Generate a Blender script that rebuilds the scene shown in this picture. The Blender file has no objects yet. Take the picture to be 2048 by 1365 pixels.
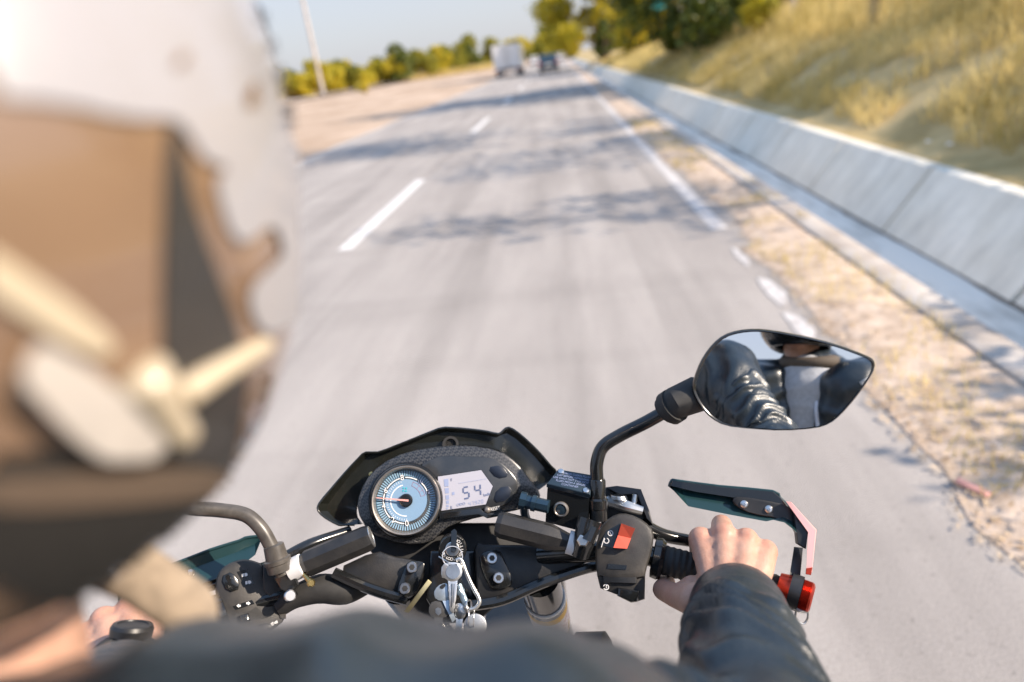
import bpy, bmesh, math, random
import numpy as np
from mathutils import Vector, Matrix, noise
from mathutils.bvhtree import BVHTree
random.seed(7); np.random.seed(7)
D2R = math.radians
scn = bpy.context.scene
COL = scn.collection

# ------------------------------------------------------------------ camera
F = 1340.0                                  # focal length in pixels of a 2048 px wide frame
CAMZ = 1.5
_d = np.array([(1118-1024)/F, -(107-682.5)/F, -1.0]); _d /= np.linalg.norm(_d)
_r = D2R(5.3); _u = np.array([-math.sin(_r), math.cos(_r), 0.0]); _u = _u-(_u@_d)*_d; _u /= np.linalg.norm(_u)
RW = np.array([np.cross(_d, _u), _d, _u])   # camera axes -> world
C = Vector((0, 0, CAMZ))
XC, YC, ZC = [Vector(RW @ np.array(a)) for a in ((1., 0, 0), (0, 1., 0), (0, 0, 1.))]
cam = bpy.data.cameras.new('camera'); camo = bpy.data.objects.new('camera', cam); COL.objects.link(camo)
M = Matrix.Identity(4)
for i, a in enumerate((XC, YC, ZC)):
    for j in range(3): M[j][i] = a[j]
M.translation = C
camo.matrix_world = M
cam.sensor_width = 36; cam.lens = F/2048*36
cam.clip_start = 0.01; cam.clip_end = 12000
cam.dof.use_dof = True; cam.dof.focus_distance = 0.73; cam.dof.aperture_fstop = 2.5
scn.camera = camo
# ------------------------------------------------------------------ world, sun, exposure
SUN_EL, SUN_AZ = 36, 101
w = bpy.data.worlds.new('World'); scn.world = w; w.use_nodes = True
nt = w.node_tree; bg = nt.nodes['Background']
sky = nt.nodes.new('ShaderNodeTexSky'); sky.sky_type = 'NISHITA'; sky.sun_disc = False
sky.sun_elevation = D2R(SUN_EL); sky.sun_rotation = D2R(SUN_AZ); sky.air_density = 1.0; sky.dust_density = 2.0; sky.ozone_density = 2.0
# thin even haze in front of the clear sky: pale at the horizon, bluer overhead
tcw = nt.nodes.new('ShaderNodeTexCoord'); spx = nt.nodes.new('ShaderNodeSeparateXYZ'); rp = nt.nodes.new('ShaderNodeValToRGB'); mxw = nt.nodes.new('ShaderNodeMix'); mxw.data_type = 'RGBA'
nt.links.new(tcw.outputs['Generated'], spx.inputs[0]); nt.links.new(spx.outputs['Z'], rp.inputs[0])
rp.color_ramp.elements[0].position = 0.0; rp.color_ramp.elements[0].color = (1.72, 1.72, 1.86, 1)
rp.color_ramp.elements[1].position = 0.8; rp.color_ramp.elements[1].color = (1.1, 1.75, 2.9, 1)
e_ = rp.color_ramp.elements.new(.22); e_.color = (1.72, 1.80, 2.05, 1)
mxw.inputs['Factor'].default_value = .86
nt.links.new(sky.outputs[0], mxw.inputs['A']); nt.links.new(rp.outputs[0], mxw.inputs['B']); nt.links.new(mxw.outputs['Result'], bg.inputs[0]); bg.inputs[1].default_value = 0.15
sl = bpy.data.lights.new('sun', 'SUN'); sl.energy = 3.3; sl.angle = D2R(0.53); sl.color = (1.0, 0.85, 0.69)
so = bpy.data.objects.new('sun', sl); COL.objects.link(so)
to_sun = Vector((math.sin(D2R(SUN_AZ))*math.cos(D2R(SUN_EL)), math.cos(D2R(SUN_AZ))*math.cos(D2R(SUN_EL)), math.sin(D2R(SUN_EL))))
so.rotation_euler = to_sun.to_track_quat('Z', 'Y').to_euler(); so.location = (20, -5, 20)
scn.view_settings.view_transform = 'Standard'; scn.view_settings.look = 'None'
scn.view_settings.exposure = 1.30; scn.view_settings.gamma = 1.0

# ------------------------------------------------------------------ geometry helpers
def P(px, py, d):
    v = RW @ np.array([(px-1024)/F*d, -(py-682.5)/F*d, -d]); return Vector(v)+C
def PP(l): return [P(*a) for a in l]
class Pl:
    """a real plane in the scene: through a point, with a normal"""
    def __init__(s, px, py, d, tx=0, ty=0):
        s.O = P(px, py, d); n = (C-s.O).normalized()
        n = Matrix.Rotation(D2R(tx), 3, XC) @ n; s.n = (Matrix.Rotation(D2R(ty), 3, YC) @ n).normalized()
        s.s = d/F
    def at(s, px, py, h=0.0):
        v = Vector(RW @ np.array([(px-1024)/F, -(py-682.5)/F, -1.0]))
        t = (s.O-C).dot(s.n)/v.dot(s.n); return C+v*t+s.n*h
    def ax(s, p0, p1):
        a = (s.at(*p1)-s.at(*p0)).normalized(); return a, s.n.cross(a).normalized()
def chaikin(pts, n=2, closed=True):
    pts = [tuple(p) for p in pts]
    for _ in range(n):
        o = []; m = len(pts)
        for i in range(m if closed else m-1):
            a, b = pts[i], pts[(i+1) % m]
            o.append(tuple(.75*x+.25*y for x, y in zip(a, b))); o.append(tuple(.25*x+.75*y for x, y in zip(a, b)))
        if not closed: o = [pts[0]]+o+[pts[-1]]
        pts = o
    return pts
def spline(pts, n=6):
    pts = [Vector(p) for p in pts]; out = []
    q = [pts[0]*2-pts[1]]+pts+[pts[-1]*2-pts[-2]]
    for i in range(1, len(q)-2):
        a, b, c, d = q[i-1:i+3]
        for k in range(n):
            t = k/n
            out.append(.5*((2*b)+(c-a)*t+(2*a-5*b+4*c-d)*t*t+(3*b-a-3*c+d)*t**3))
    out.append(pts[-1]); return out
def lerpl(vals, n):
    x = np.linspace(0, len(vals)-1, n); return list(np.interp(x, np.arange(len(vals)), vals))
class MB:
    def __init__(s): s.v = []; s.f = []; s.mi = []
    def add(s, v, f, mi=0):
        k = len(s.v); s.v += [tuple(a) for a in v]; s.f += [tuple(i+k for i in a) for a in f]; s.mi += [mi]*len(f); return s
    def tube(s, pts, r, seg=12, n=6, cap=True, mi=0, smooth=True, flat=1.0, up=None):
        pp = spline(pts, n) if smooth and len(pts) > 2 else [Vector(p) for p in pts]
        if not hasattr(r, '__len__'): r = [r, r]
        rr = lerpl(r, len(pp))
        t0 = (pp[1]-pp[0]).normalized()
        nrm = Vector(up) if up is not None else t0.orthogonal()
        v = []; f = []
        for i, p in enumerate(pp):
            t = (pp[min(i+1, len(pp)-1)]-pp[max(i-1, 0)]).normalized()
            nrm = (nrm-t*nrm.dot(t)).normalized(); b = t.cross(nrm)
            for k in range(seg):
                a = 2*math.pi*k/seg
                v.append(p+nrm*math.cos(a)*rr[i]*flat+b*math.sin(a)*rr[i])
        m = len(pp)
        for i in range(m-1):
            for k in range(seg):
                f.append((i*seg+k, i*seg+(k+1) % seg, (i+1)*seg+(k+1) % seg, (i+1)*seg+k))
        if cap: f.append(tuple(range(seg-1, -1, -1))); f.append(tuple((m-1)*seg+k for k in range(seg)))
        return s.add(v, f, mi)
    def capsule(s, p, q, r1, r2, seg=14, rings=5, mi=0):
        p, q = Vector(p), Vector(q); t = (q-p); L = t.length; t = t.normalized() if L > 1e-6 else Vector((0, 0, 1)); a = t.orthogonal().normalized(); b = t.cross(a)
        v = [p-t*r1]; prof = []
        for i in range(1, rings+1): an = math.pi/2*(i/rings); prof.append((p-t*r1*math.cos(an), r1*math.sin(an)))
        for i in range(0, rings): an = math.pi/2*(i/rings); prof.append((q+t*r2*math.sin(an), r2*math.cos(an)))
        f = []
        for c, r in prof:
            for k in range(seg): x = 2*math.pi*k/seg; v.append(c+a*math.cos(x)*r+b*math.sin(x)*r)
        v.append(q+t*r2); n = len(prof)
        for k in range(seg): f.append((0, 1+(k+1) % seg, 1+k))
        for i in range(n-1):
            for k in range(seg):
                a0 = 1+i*seg; f.append((a0+k, a0+(k+1) % seg, a0+seg+(k+1) % seg, a0+seg+k))
        e = 1+n*seg
        for k in range(seg): f.append((e, e-seg+k, e-seg+(k+1) % seg))
        return s.add(v, f, mi)
    def prism(s, front, back, mi=0, bev=0.0):
        """closed solid between two equal point loops; front edge softened by bev (fraction toward centre)"""
        n = len(front); front = [Vector(p) for p in front]; back = [Vector(p) for p in back]
        c = sum(front, Vector())/n
        if bev > 0:
            mid = [p.copy() for p in front]; dn = (sum(back, Vector())/n-c).normalized()
            ins = [p+(c-p).normalized()*bev for p in front]; sh = [p+dn*bev for p in mid]; q = [p+(c-p).normalized()*bev*.3+dn*bev*.3 for p in mid]
            rings = [back, sh, q, ins]
        else: rings = [back, front]
        v = [p for r in rings for p in r]; f = [tuple(range(n-1, -1, -1)), tuple((len(rings)-1)*n+k for k in range(n))]
        for i in range(len(rings)-1):
            for k in range(n): f.append((i*n+k, i*n+(k+1) % n, (i+1)*n+(k+1) % n, (i+1)*n+k))
        return s.add(v, f, mi)
    def slab(s, pl, out, h0, h1, bev=0.0, mi=0):
        return s.prism([pl.at(x, y, h1) for x, y in out], [pl.at(x, y, h0) for x, y in out], mi, bev)
    def box(s, c, sx, sy, sz, X=(1, 0, 0), Y=(0, 1, 0), Z=(0, 0, 1), mi=0, bev=0.0):
        c, X, Y, Z = Vector(c), Vector(X)*sx/2, Vector(Y)*sy/2, Vector(Z)*sz/2
        fr = [c+Z-X-Y, c+Z+X-Y, c+Z+X+Y, c+Z-X+Y]; bk = [p-2*Z for p in fr]
        return s.prism(fr, bk, mi, bev)
    def lathe(s, o, ax, prof, seg=32, mi=0):
        o, ax = Vector(o), Vector(ax).normalized(); a = ax.orthogonal().normalized(); b = ax.cross(a); v = []; f = []
        for h, r in prof:
            for k in range(seg): x = 2*math.pi*k/seg; v.append(o+ax*h+(a*math.cos(x)+b*math.sin(x))*r)
        for i in range(len(prof)-1):
            for k in range(seg): f.append((i*seg+k, i*seg+(k+1) % seg, (i+1)*seg+(k+1) % seg, (i+1)*seg+k))
        f.append(tuple(range(seg-1, -1, -1))); e = (len(prof)-1)*seg; f.append(tuple(e+k for k in range(seg)))
        return s.add(v, f, mi)
    def loft(s, rings, closed=False, mi=0, cap=False):
        n = len(rings[0]); v = [p for r in rings for p in r]; f = []
        for i in range(len(rings)-1):
            for k in range(n if closed else n-1): f.append((i*n+k, i*n+(k+1) % n, (i+1)*n+(k+1) % n, (i+1)*n+k))
        if cap: f.append(tuple(range(n-1, -1, -1))); f.append(tuple((len(rings)-1)*n+k for k in range(n)))
        return s.add(v, f, mi)
    def torus(s, c, ax, R, r, seg=40, rs=8, mi=0):
        c, ax = Vector(c), Vector(ax).normalized(); a = ax.orthogonal().normalized(); b = ax.cross(a); v = []; f = []
        for i in range(seg):
            t = 2*math.pi*i/seg; d = a*math.cos(t)+b*math.sin(t)
            for k in range(rs): u = 2*math.pi*k/rs; v.append(c+d*(R+r*math.cos(u))+ax*r*math.sin(u))
        for i in range(seg):
            for k in range(rs): f.append((i*rs+k, ((i+1) % seg)*rs+k, ((i+1) % seg)*rs+(k+1) % rs, i*rs+(k+1) % rs))
        return s.add(v, f, mi)
    def build(s, name, mat, parent=None, sharp=35, recalc=True, **kw):
        me = bpy.data.meshes.new(name); me.from_pydata(s.v, [], s.f); me.validate(clean_customdata=False)
        if recalc:
            bm = bmesh.new(); bm.from_mesh(me); bmesh.ops.recalc_face_normals(bm, faces=bm.faces); bm.to_mesh(me); bm.free()
        mats = mat if isinstance(mat, (list, tuple)) else [mat]
        for m_ in mats: me.materials.append(m_)
        if len(mats) > 1 and len(me.polygons) == len(s.mi): me.polygons.foreach_set('material_index', s.mi)
        if sharp:
            me.polygons.foreach_set('use_smooth', [True]*len(me.polygons))
            if sharp < 180: me.set_sharp_from_angle(angle=D2R(sharp))
        return link(name, me, parent, **kw)
def link(name, data, parent=None, label=None, cat=None, group=None, kind=None):
    o = bpy.data.objects.new(name, data); COL.objects.link(o)
    if parent is not None: o.parent = parent; o.matrix_parent_inverse = Matrix.Translation(-parent_loc(parent))
    for k, v_ in (('label', label), ('category', cat), ('group', group), ('kind', kind)):
        if v_: o[k] = v_
    return o
def parent_loc(p):
    l = p.location.copy()
    while p.parent is not None and p.parent.type == 'EMPTY': p = p.parent; l = l
    return l
def thing(name, loc, label, cat, group=None):
    return link(name, None, None, label, cat, group) if loc is None else _th(name, loc, label, cat, group)
def _th(name, loc, label, cat, group):
    o = link(name, None, None, label, cat, group); o.location = loc; o.empty_display_size = .1; return o
def sharr(me, ang=40):
    me.polygons.foreach_set('use_smooth', [True]*len(me.polygons)); me.set_sharp_from_angle(angle=D2R(ang))
def remeshed(mb, voxel, smooth=4, factor=.5):
    """one continuous skin over overlapping capsules"""
    me = bpy.data.meshes.new('tmp'); me.from_pydata(mb.v, [], mb.f)
    bm = bmesh.new(); bm.from_mesh(me); bmesh.ops.recalc_face_normals(bm, faces=bm.faces); bm.to_mesh(me); bm.free()
    o = bpy.data.objects.new('tmp', me); COL.objects.link(o)
    m = o.modifiers.new('r', 'REMESH'); m.mode = 'VOXEL'; m.voxel_size = voxel
    m2 = o.modifiers.new('s', 'SMOOTH'); m2.factor = factor; m2.iterations = smooth
    dg = bpy.context.evaluated_depsgraph_get(); dg.update()
    ev = o.evaluated_get(dg); out = bpy.data.meshes.new_from_object(ev)
    bpy.data.objects.remove(o); return out
def mesh_arrays(me):
    v = np.empty(len(me.vertices)*3); me.vertices.foreach_get('co', v); return v.reshape(-1, 3), [tuple(p.vertices) for p in me.polygons]
def txt(s, o, rx, up, size, mat, parent, name='lettering', th=.0002, align='CENTER', sx=1.0):
    cu = bpy.data.curves.new('t', 'FONT'); cu.body = s; cu.size = size; cu.align_x = align; cu.align_y = 'CENTER'; cu.extrude = th
    ob = bpy.data.objects.new('t', cu); COL.objects.link(ob)
    dg = bpy.context.evaluated_depsgraph_get(); me = bpy.data.meshes.new_from_object(ob.evaluated_get(dg))
    bpy.data.objects.remove(ob)
    rx = Vector(rx).normalized(); up = Vector(up).normalized(); n = rx.cross(up)
    m = Matrix.Identity(4)
    for i, a in enumerate((rx*sx, up, n)):
        for j in range(3): m[j][i] = a[j]
    m.translation = o
    me.transform(m); me.materials.clear(); me.materials.append(mat)
    return link(name, me, parent)

# ------------------------------------------------------------------ materials
def mat(name, col, rough=.5, metal=0.0, var=0.0, scale=8.0, col2=None, bump=0.0, bscale=None, spec=.5, coat=0.0, stretch=None, detail=6, sub=0.0, trans=0.0, ramp=(.35, .65), rvar=0.0):
    m = bpy.data.materials.new(name); m.use_nodes = True; n = m.node_tree.nodes; L = m.node_tree.links; b = n['Principled BSDF']
    b.inputs['Base Color'].default_value = (*col, 1); b.inputs['Roughness'].default_value = rough; b.inputs['Metallic'].default_value = metal
    b.inputs['Specular IOR Level'].default_value = spec; b.inputs['Coat Weight'].default_value = coat; b.inputs['Coat Roughness'].default_value = .06
    if sub: b.inputs['Subsurface Weight'].default_value = sub; b.inputs['Subsurface Radius'].default_value = (.012, .005, .003); b.inputs['Subsurface Scale'].default_value = .5
    tc = n.new('ShaderNodeTexCoord'); src = tc.outputs['Object']
    if stretch:
        mp = n.new('ShaderNodeMapping'); mp.inputs['Scale'].default_value = stretch; L.new(src, mp.inputs[0]); src = mp.outputs[0]
    if col2 is not None or var:
        nz = n.new('ShaderNodeTexNoise'); nz.inputs['Scale'].default_value = scale; nz.inputs['Detail'].default_value = detail; nz.inputs['Roughness'].default_value = .62
        L.new(src, nz.inputs['Vector']); r = n.new('ShaderNodeValToRGB')
        c2 = col2 if col2 is not None else tuple(min(1, c*(1+var)) for c in col); c1 = col if col2 is not None else tuple(c*(1-var) for c in col)
        r.color_ramp.elements[0].position = ramp[0]; r.color_ramp.elements[1].position = ramp[1]
        r.color_ramp.elements[0].color = (*c1, 1); r.color_ramp.elements[1].color = (*c2, 1)
        L.new(nz.outputs['Fac'], r.inputs[0]); L.new(r.outputs[0], b.inputs['Base Color'])
        if rvar:
            mr = n.new('ShaderNodeMapRange'); mr.inputs['From Min'].default_value = ramp[0]; mr.inputs['From Max'].default_value = ramp[1]
            mr.inputs['To Min'].default_value = rough; mr.inputs['To Max'].default_value = rough+rvar; L.new(nz.outputs['Fac'], mr.inputs['Value']); L.new(mr.outputs[0], b.inputs['Roughness'])
    if bump:
        n2 = n.new('ShaderNodeTexNoise'); n2.inputs['Scale'].default_value = bscale or scale*4; n2.inputs['Detail'].default_value = 5; L.new(src, n2.inputs['Vector'])
        bp = n.new('ShaderNodeBump'); bp.inputs['Strength'].default_value = bump; bp.inputs['Distance'].default_value = .01; L.new(n2.outputs['Fac'], bp.inputs['Height']); L.new(bp.outputs[0], b.inputs['Normal'])
    if trans:
        t = n.new('ShaderNodeBsdfTranslucent'); t.inputs[0].default_value = (*(col2 or col), 1); mx = n.new('ShaderNodeMixShader'); mx.inputs[0].default_value = trans
        L.new(b.outputs[0], mx.inputs[1]); L.new(t.outputs[0], mx.inputs[2]); L.new(mx.outputs[0], n['Material Output'].inputs[0])
        if col2 is not None: L.new(r.outputs[0], t.inputs[0])
    return m
# ------------------------------------------------------------------ shared materials
M_ = {}
def asphalt():
    m = mat('asphalt', (.37, .340, .320), .88, col2=(.49, .452, .424), scale=1.1, bump=.35, bscale=420, stretch=(1, .22, 1), detail=10, spec=.3); n = m.node_tree.nodes; L = m.node_tree.links; b = n['Principled BSDF']
    src = b.inputs['Base Color'].links[0].from_socket; tc = n.new('ShaderNodeTexCoord')
    def nzr(scale, p0, p1, c0, stretch=None):
        nz_ = n.new('ShaderNodeTexNoise'); nz_.inputs['Scale'].default_value = scale; nz_.inputs['Detail'].default_value = 3; r = n.new('ShaderNodeMapRange')
        r.inputs['From Min'].default_value = p0; r.inputs['From Max'].default_value = p1; r.inputs['To Min'].default_value = c0; r.inputs['To Max'].default_value = 1
        if stretch:
            mp_ = n.new('ShaderNodeMapping'); mp_.inputs['Scale'].default_value = stretch; L.new(tc.outputs['Object'], mp_.inputs[0]); L.new(mp_.outputs[0], nz_.inputs['Vector'])
        else: L.new(tc.outputs['Object'], nz_.inputs['Vector'])
        L.new(nz_.outputs['Fac'], r.inputs['Value']); return r.outputs[0]
    fac = [nzr(210, .3, .62, .55), nzr(45, .28, .38, .72), nzr(3.0, .34, .54, .80, (1, .06, 1)), nzr(.8, .30, .46, .88, (.25, 1.6, 1))]
    for f_ in fac:
        mm = n.new('ShaderNodeMix'); mm.data_type = 'RGBA'; mm.blend_type = 'MULTIPLY'; mm.inputs['Factor'].default_value = 1; L.new(src, mm.inputs['A']); L.new(f_, mm.inputs['B']); src = mm.outputs['Result']
    L.new(src, b.inputs['Base Color']); return m
M_['asphalt'] = asphalt()
M_['paint'] = mat('road_paint', (.62, .61, .60), .7, col2=(.78, .77, .76), scale=9, bump=.15)
M_['paint_worn'] = mat('road_paint_worn', (.40, .375, .365), .8, col2=(.62, .60, .59), scale=14, bump=.15)
M_['sand'] = mat('dry_soil', (.31, .215, .14), .95, col2=(.54, .42, .325), scale=.3, bump=.5, bscale=9, stretch=(1, .5, 1), detail=9)
M_['verge'] = mat('verge_soil', (.36, .27, .20), .95, col2=(.60, .49, .40), scale=9, bump=.6, bscale=40, detail=9)
M_['bank'] = mat('bank_soil', (.34, .25, .10), .95, col2=(.58, .44, .22), scale=1.6, bump=.6, bscale=14)
M_['conc'] = mat('concrete', (.76, .71, .60), .85, col2=(.88, .83, .72), scale=2.4, bump=.2, bscale=50, detail=9)
def stain(m, sc, st, lo):
    n = m.node_tree.nodes; L = m.node_tree.links; b = n['Principled BSDF']; src = b.inputs['Base Color'].links[0].from_socket
    tc = n.new('ShaderNodeTexCoord'); mp_ = n.new('ShaderNodeMapping'); mp_.inputs['Scale'].default_value = st; z = n.new('ShaderNodeTexNoise'); z.inputs['Scale'].default_value = sc; z.inputs['Detail'].default_value = 7; z.inputs['Roughness'].default_value = .7
    r = n.new('ShaderNodeMapRange'); r.inputs['From Min'].default_value = .36; r.inputs['From Max'].default_value = .56; r.inputs['To Min'].default_value = lo; r.inputs['To Max'].default_value = 1
    mm = n.new('ShaderNodeMix'); mm.data_type = 'RGBA'; mm.blend_type = 'MULTIPLY'; mm.inputs['Factor'].default_value = 1
    L.new(tc.outputs['Object'], mp_.inputs[0]); L.new(mp_.outputs[0], z.inputs['Vector']); L.new(z.outputs['Fac'], r.inputs['Value']); L.new(src, mm.inputs['A']); L.new(r.outputs[0], mm.inputs['B']); L.new(mm.outputs['Result'], b.inputs['Base Color'])
stain(M_['conc'], 2.2, (.5, 2.2, .5), .80)
M_['conc_floor'] = mat('concrete_floor', (.48, .44, .38), .8, col2=(.82, .77, .69), scale=2.2, bump=.2, bscale=40, stretch=(2, .6, 1), ramp=(.3, .52))
M_['kerb'] = mat('kerb_concrete', (.34, .29, .25), .9, col2=(.50, .46, .42), scale=3.5, bump=.3, bscale=60, detail=9)
M_['straw'] = mat('straw', (.46, .36, .10), .9, col2=(.90, .74, .36), scale=.9, trans=.4)
M_['litterleaf'] = mat('dead_leaf', (.34, .23, .13), .9, col2=(.66, .54, .40), scale=14, trans=.2)
M_['leaf_y'] = mat('leaf_yellow_green', (.36, .33, .02), .6, col2=(.74, .60, .06), scale=.8, trans=.55)
M_['leaf_d'] = mat('leaf_dark_green', (.03, .06, .012), .55, col2=(.20, .22, .02), scale=.9, trans=.3)
M_['leaf_m'] = mat('leaf_mid_green', (.17, .19, .02), .6, col2=(.46, .40, .05), scale=.7, trans=.5)
M_['bark'] = mat('bark', (.16, .10, .06), .9, col2=(.32, .23, .15), scale=5, bump=.6, stretch=(3, 3, .6))
M_['polec'] = mat('pole_concrete', (.50, .44, .40), .8, var=.15, scale=3)

# ------------------------------------------------------------------ ground, road, drain
def sheet(name, xs, ys, zf, m, kind='structure', jit=0):
    v = []; f = []
    for y in ys:
        for x in xs: v.append((x, y, zf(x, y)))
    n = len(xs)
    for j in range(len(ys)-1):
        for i in range(n-1): f.append((j*n+i, j*n+i+1, (j+1)*n+i+1, (j+1)*n+i))
    b = MB().add(v, f); return b.build(name, m, None, sharp=60, kind=kind, recalc=False)
ground = MB().add([(-6000, -3000, -.9), (6000, -3000, -.9), (6000, 8000, -.9), (-6000, 8000, -.9)], [(0, 1, 2, 3)]).build('ground', M_['sand'], sharp=0, recalc=False, kind='structure')
def nz(x, y, s=1.0, seed=0): return noise.noise(Vector((x*s, y*s, seed)))
# left field of dry earth beside the road
ysL = list(np.concatenate([[-300, -60], np.arange(-20, 60, 2.0), np.arange(60, 400, 12.0), [600, 1200]]))
sheet('field', list(np.concatenate([[-900, -300, -120, -80], np.arange(-60, -6.2, 2.0), [-6.5, -5.9]])), ysL, lambda x, y: -.012 if x > -6.4 else .02+.07*nz(x, y, .3)+min(.45, max(0, (-x-7)*.012)), M_['sand'])
sheet('side_track', [-31, -27.6], [30, 60, 90, 120, 200, 400], lambda x, y: .56, M_['asphalt'])
ysR = list(np.concatenate([[-200, -60, -20], np.arange(-8, 40, 1.0), np.arange(40, 420, 10.0), [800]]))
sheet('road', [-6.15, -3, -1, 0, 1.7], ysR, lambda x, y: 0.0, M_['asphalt'])
# verge: ragged dry soil lapping over the asphalt edge up to the drain kerb
ysV = list(np.concatenate([[-200, -60, -20, -8], np.arange(-4, 12, .12), np.arange(12, 60, .6), np.arange(60, 420, 10)]))
def vedge(y): return 1.25+.09*nz(y, 0, .9, 3)+.06*nz(y, 0, 3.1, 5)+(.10 if 5 < y < 8.5 else 0)-(.07 if y < 3 else 0)
vs = []; fs = []
for j, y in enumerate(ysV):
    e = min(vedge(y), 1.5)
    for i, t in enumerate(np.linspace(0, 1, 9)):
        x = e+(1.765-e)*t; vs.append((x, y, .004+.03*min(1, t*3)*(0.6+.5*nz(x, y, 4, 1))*(1 if t < 1 else .3)))
for j in range(len(ysV)-1):
    for i in range(8): fs.append((j*9+i, j*9+i+1, (j+1)*9+i+1, (j+1)*9+i))
MB().add(vs, fs).build('verge', M_['verge'], sharp=60, recalc=False, kind='structure')
# drain: kerb strip, channel floor
ysD = ysR
kb = MB()
prof = [(1.76, -.1), (1.76, .028), (1.775, .034), (1.925, .034), (1.94, .026), (1.99, -.30)]
rings = [[Vector((x, y, z+.006*nz(y, x, .8, 9))) for x, z in prof] for y in ysD]
kb.loft(rings).build('drain_kerb', M_['kerb'], sharp=30, kind='structure')
sheet('drain_channel', [1.97, 2.2, 2.5, 2.72], ysD, lambda x, y: -.298+.006*nz(x, y, 1.4), M_['conc_floor'])
# sloping concrete wall of the drain, cast in panels with joints: one thing, joints are part of its shape
wl = thing('retaining_wall', (2.7, 20, -.3), 'long low sloping concrete wall of the roadside drain, cast in panels with dark joints', 'wall')
jn = [-204.2, -104.2, -24.2, -14.2, -9.2, -6.4, -4.2, -2.0, .2, 2.25, 4.15, 5.98, 7.9, 9.7, 11.6, 13.6]
while jn[-1] < 400: jn.append(jn[-1]+(2.0 if jn[-1] < 60 else 20))
pb = MB()
tp = MB()
for a, b in zip(jn[:-1], jn[1:]):
    g = .02 if a < 60 else .03
    o = random.uniform(-.008, .008)
    for y0, y1 in [(a+g, b-g)]:
        fr = [(2.655+o, -.31), (3.03+o, .215), (3.05+o, .222), (3.14+o, .222), (3.14+o, -.31)]
        nseg = 1
        pb.loft([[Vector((x, y, z)) for x, z in fr] for y in (y0, y1)], closed=True, cap=True)
pb.build('panel', M_['conc'], wl, sharp=30)
MB().loft([[Vector((x, y, z)) for x, z in [(2.70, -.32), (3.075, .19), (3.10, .19), (3.10, -.32)]] for y in (jn[0], jn[-1])], closed=True, cap=True).build('joint_backing', mat('joint_dark', (.06, .07, .06), .95), wl, sharp=30)
# silt and dead leaves lying along the foot of the wall
v_ = []; f_s = []; ysS = np.arange(-4, 60, .08)
for y in ysS:
    w_ = -.012+.07*max(0, nz(y, 3, 1.1))+.03*max(0, nz(y, 8, 5)); v_ += [(2.672, y, -.286), (2.648-w_*.4, y, -.2895), (2.642-w_, y, -.2965)]
for i in range(len(ysS)-1):
    for k in range(2): f_s.append((3*i+k, 3*i+k+1, 3*i+k+4, 3*i+k+3))
MB().add(v_, f_s).build('silt', mat('silt', (.17, .14, .11), .95, var=.4, scale=20), None, sharp=60, kind='stuff', label='dark silt and debris along the foot of the sloping wall')
# bank above the wall
def bankz(x, y):
    t = x-3.1
    z = .19+.05*min(t, .5)+ (0 if t < .5 else 1.25*(1-math.exp(-(t-.5)/1.7)))+.05*t*(t > 0)*.6
    far = max(0, min(1, (y-30)/60)); z = z*(1-far)+(.19+.16*t*(1 if t < 6 else 6/t))*far
    return z+.10*min(1, max(0, t))*nz(x, y, .55, 2)+.05*min(1, max(0, t))*nz(x, y, 1.9, 4)
ysB = list(np.concatenate([[-200, -60, -20], np.arange(-10, 45, .5), np.arange(45, 120, 3), np.arange(120, 420, 15), [800]]))
xsB = list(np.concatenate([[3.12, 3.3], np.arange(3.5, 9, .35), np.arange(9, 16, 1), [20, 30, 60, 200, 900]]))
sheet('bank', xsB, ysB, bankz, M_['bank'])
# road markings
mk = MB()
y0 = 6.28-10.62*8
while y0 < 240:
    L_ = 3.95
    for k in range(1): mk.add([(-2.33, y0, .004), (-2.19, y0, .004), (-2.19, y0+L_, .004), (-2.33, y0+L_, .004)], [(0, 1, 2, 3)])
    y0 += 10.62
mk.build('centre_line', M_['paint'], sharp=0, kind='structure', recalc=False)
ml = MB(); ys = np.arange(5.55, 380, .5); v = []; f = []
for y in ys: v += [(1.115+.012*nz(y, 1, 2), y, .004), (1.245+.012*nz(y, 2, 2), y, .004)]
for i in range(len(ys)-1): f.append((2*i, 2*i+1, 2*i+3, 2*i+2))
ml.add(v, f)
for (a, b, xa, xb) in [(3.22, 3.62, 1.10, 1.2), (3.72, 4.25, 1.12, 1.22), (4.5, 5.0, 1.13, 1.19)]:
    v = []; n = 9
    for i in range(n):
        y = a+(b-a)*i/(n-1); s = math.sin(math.pi*(i+.4)/(n-.2))**.5; v += [(xa+.02*(1-s)+.012*nz(y, 0, 7), y, .0045), (xa+(xb-xa)*s+.015*nz(y, 9, 9), y, .0045)]
    ml.add(v, [(2*i, 2*i+1, 2*i+3, 2*i+2) for i in range(n-1)])
ml.build('edge_line', M_['paint_worn'], sharp=0, kind='structure', recalc=False)
ml = MB(); v = []; f = []; ys = np.arange(-60, 380, .7)
for y in ys: v += [(-5.98+.02*nz(y, 1, 1.3), y, .004), (-5.86+.02*nz(y, 2, 1.3), y, .004)]
for i in range(len(ys)-1): f.append((2*i, 2*i+1, 2*i+3, 2*i+2))
ml.add(v, f).build('far_edge_line', M_['paint_worn'], sharp=0, kind='structure', recalc=False)

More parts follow.
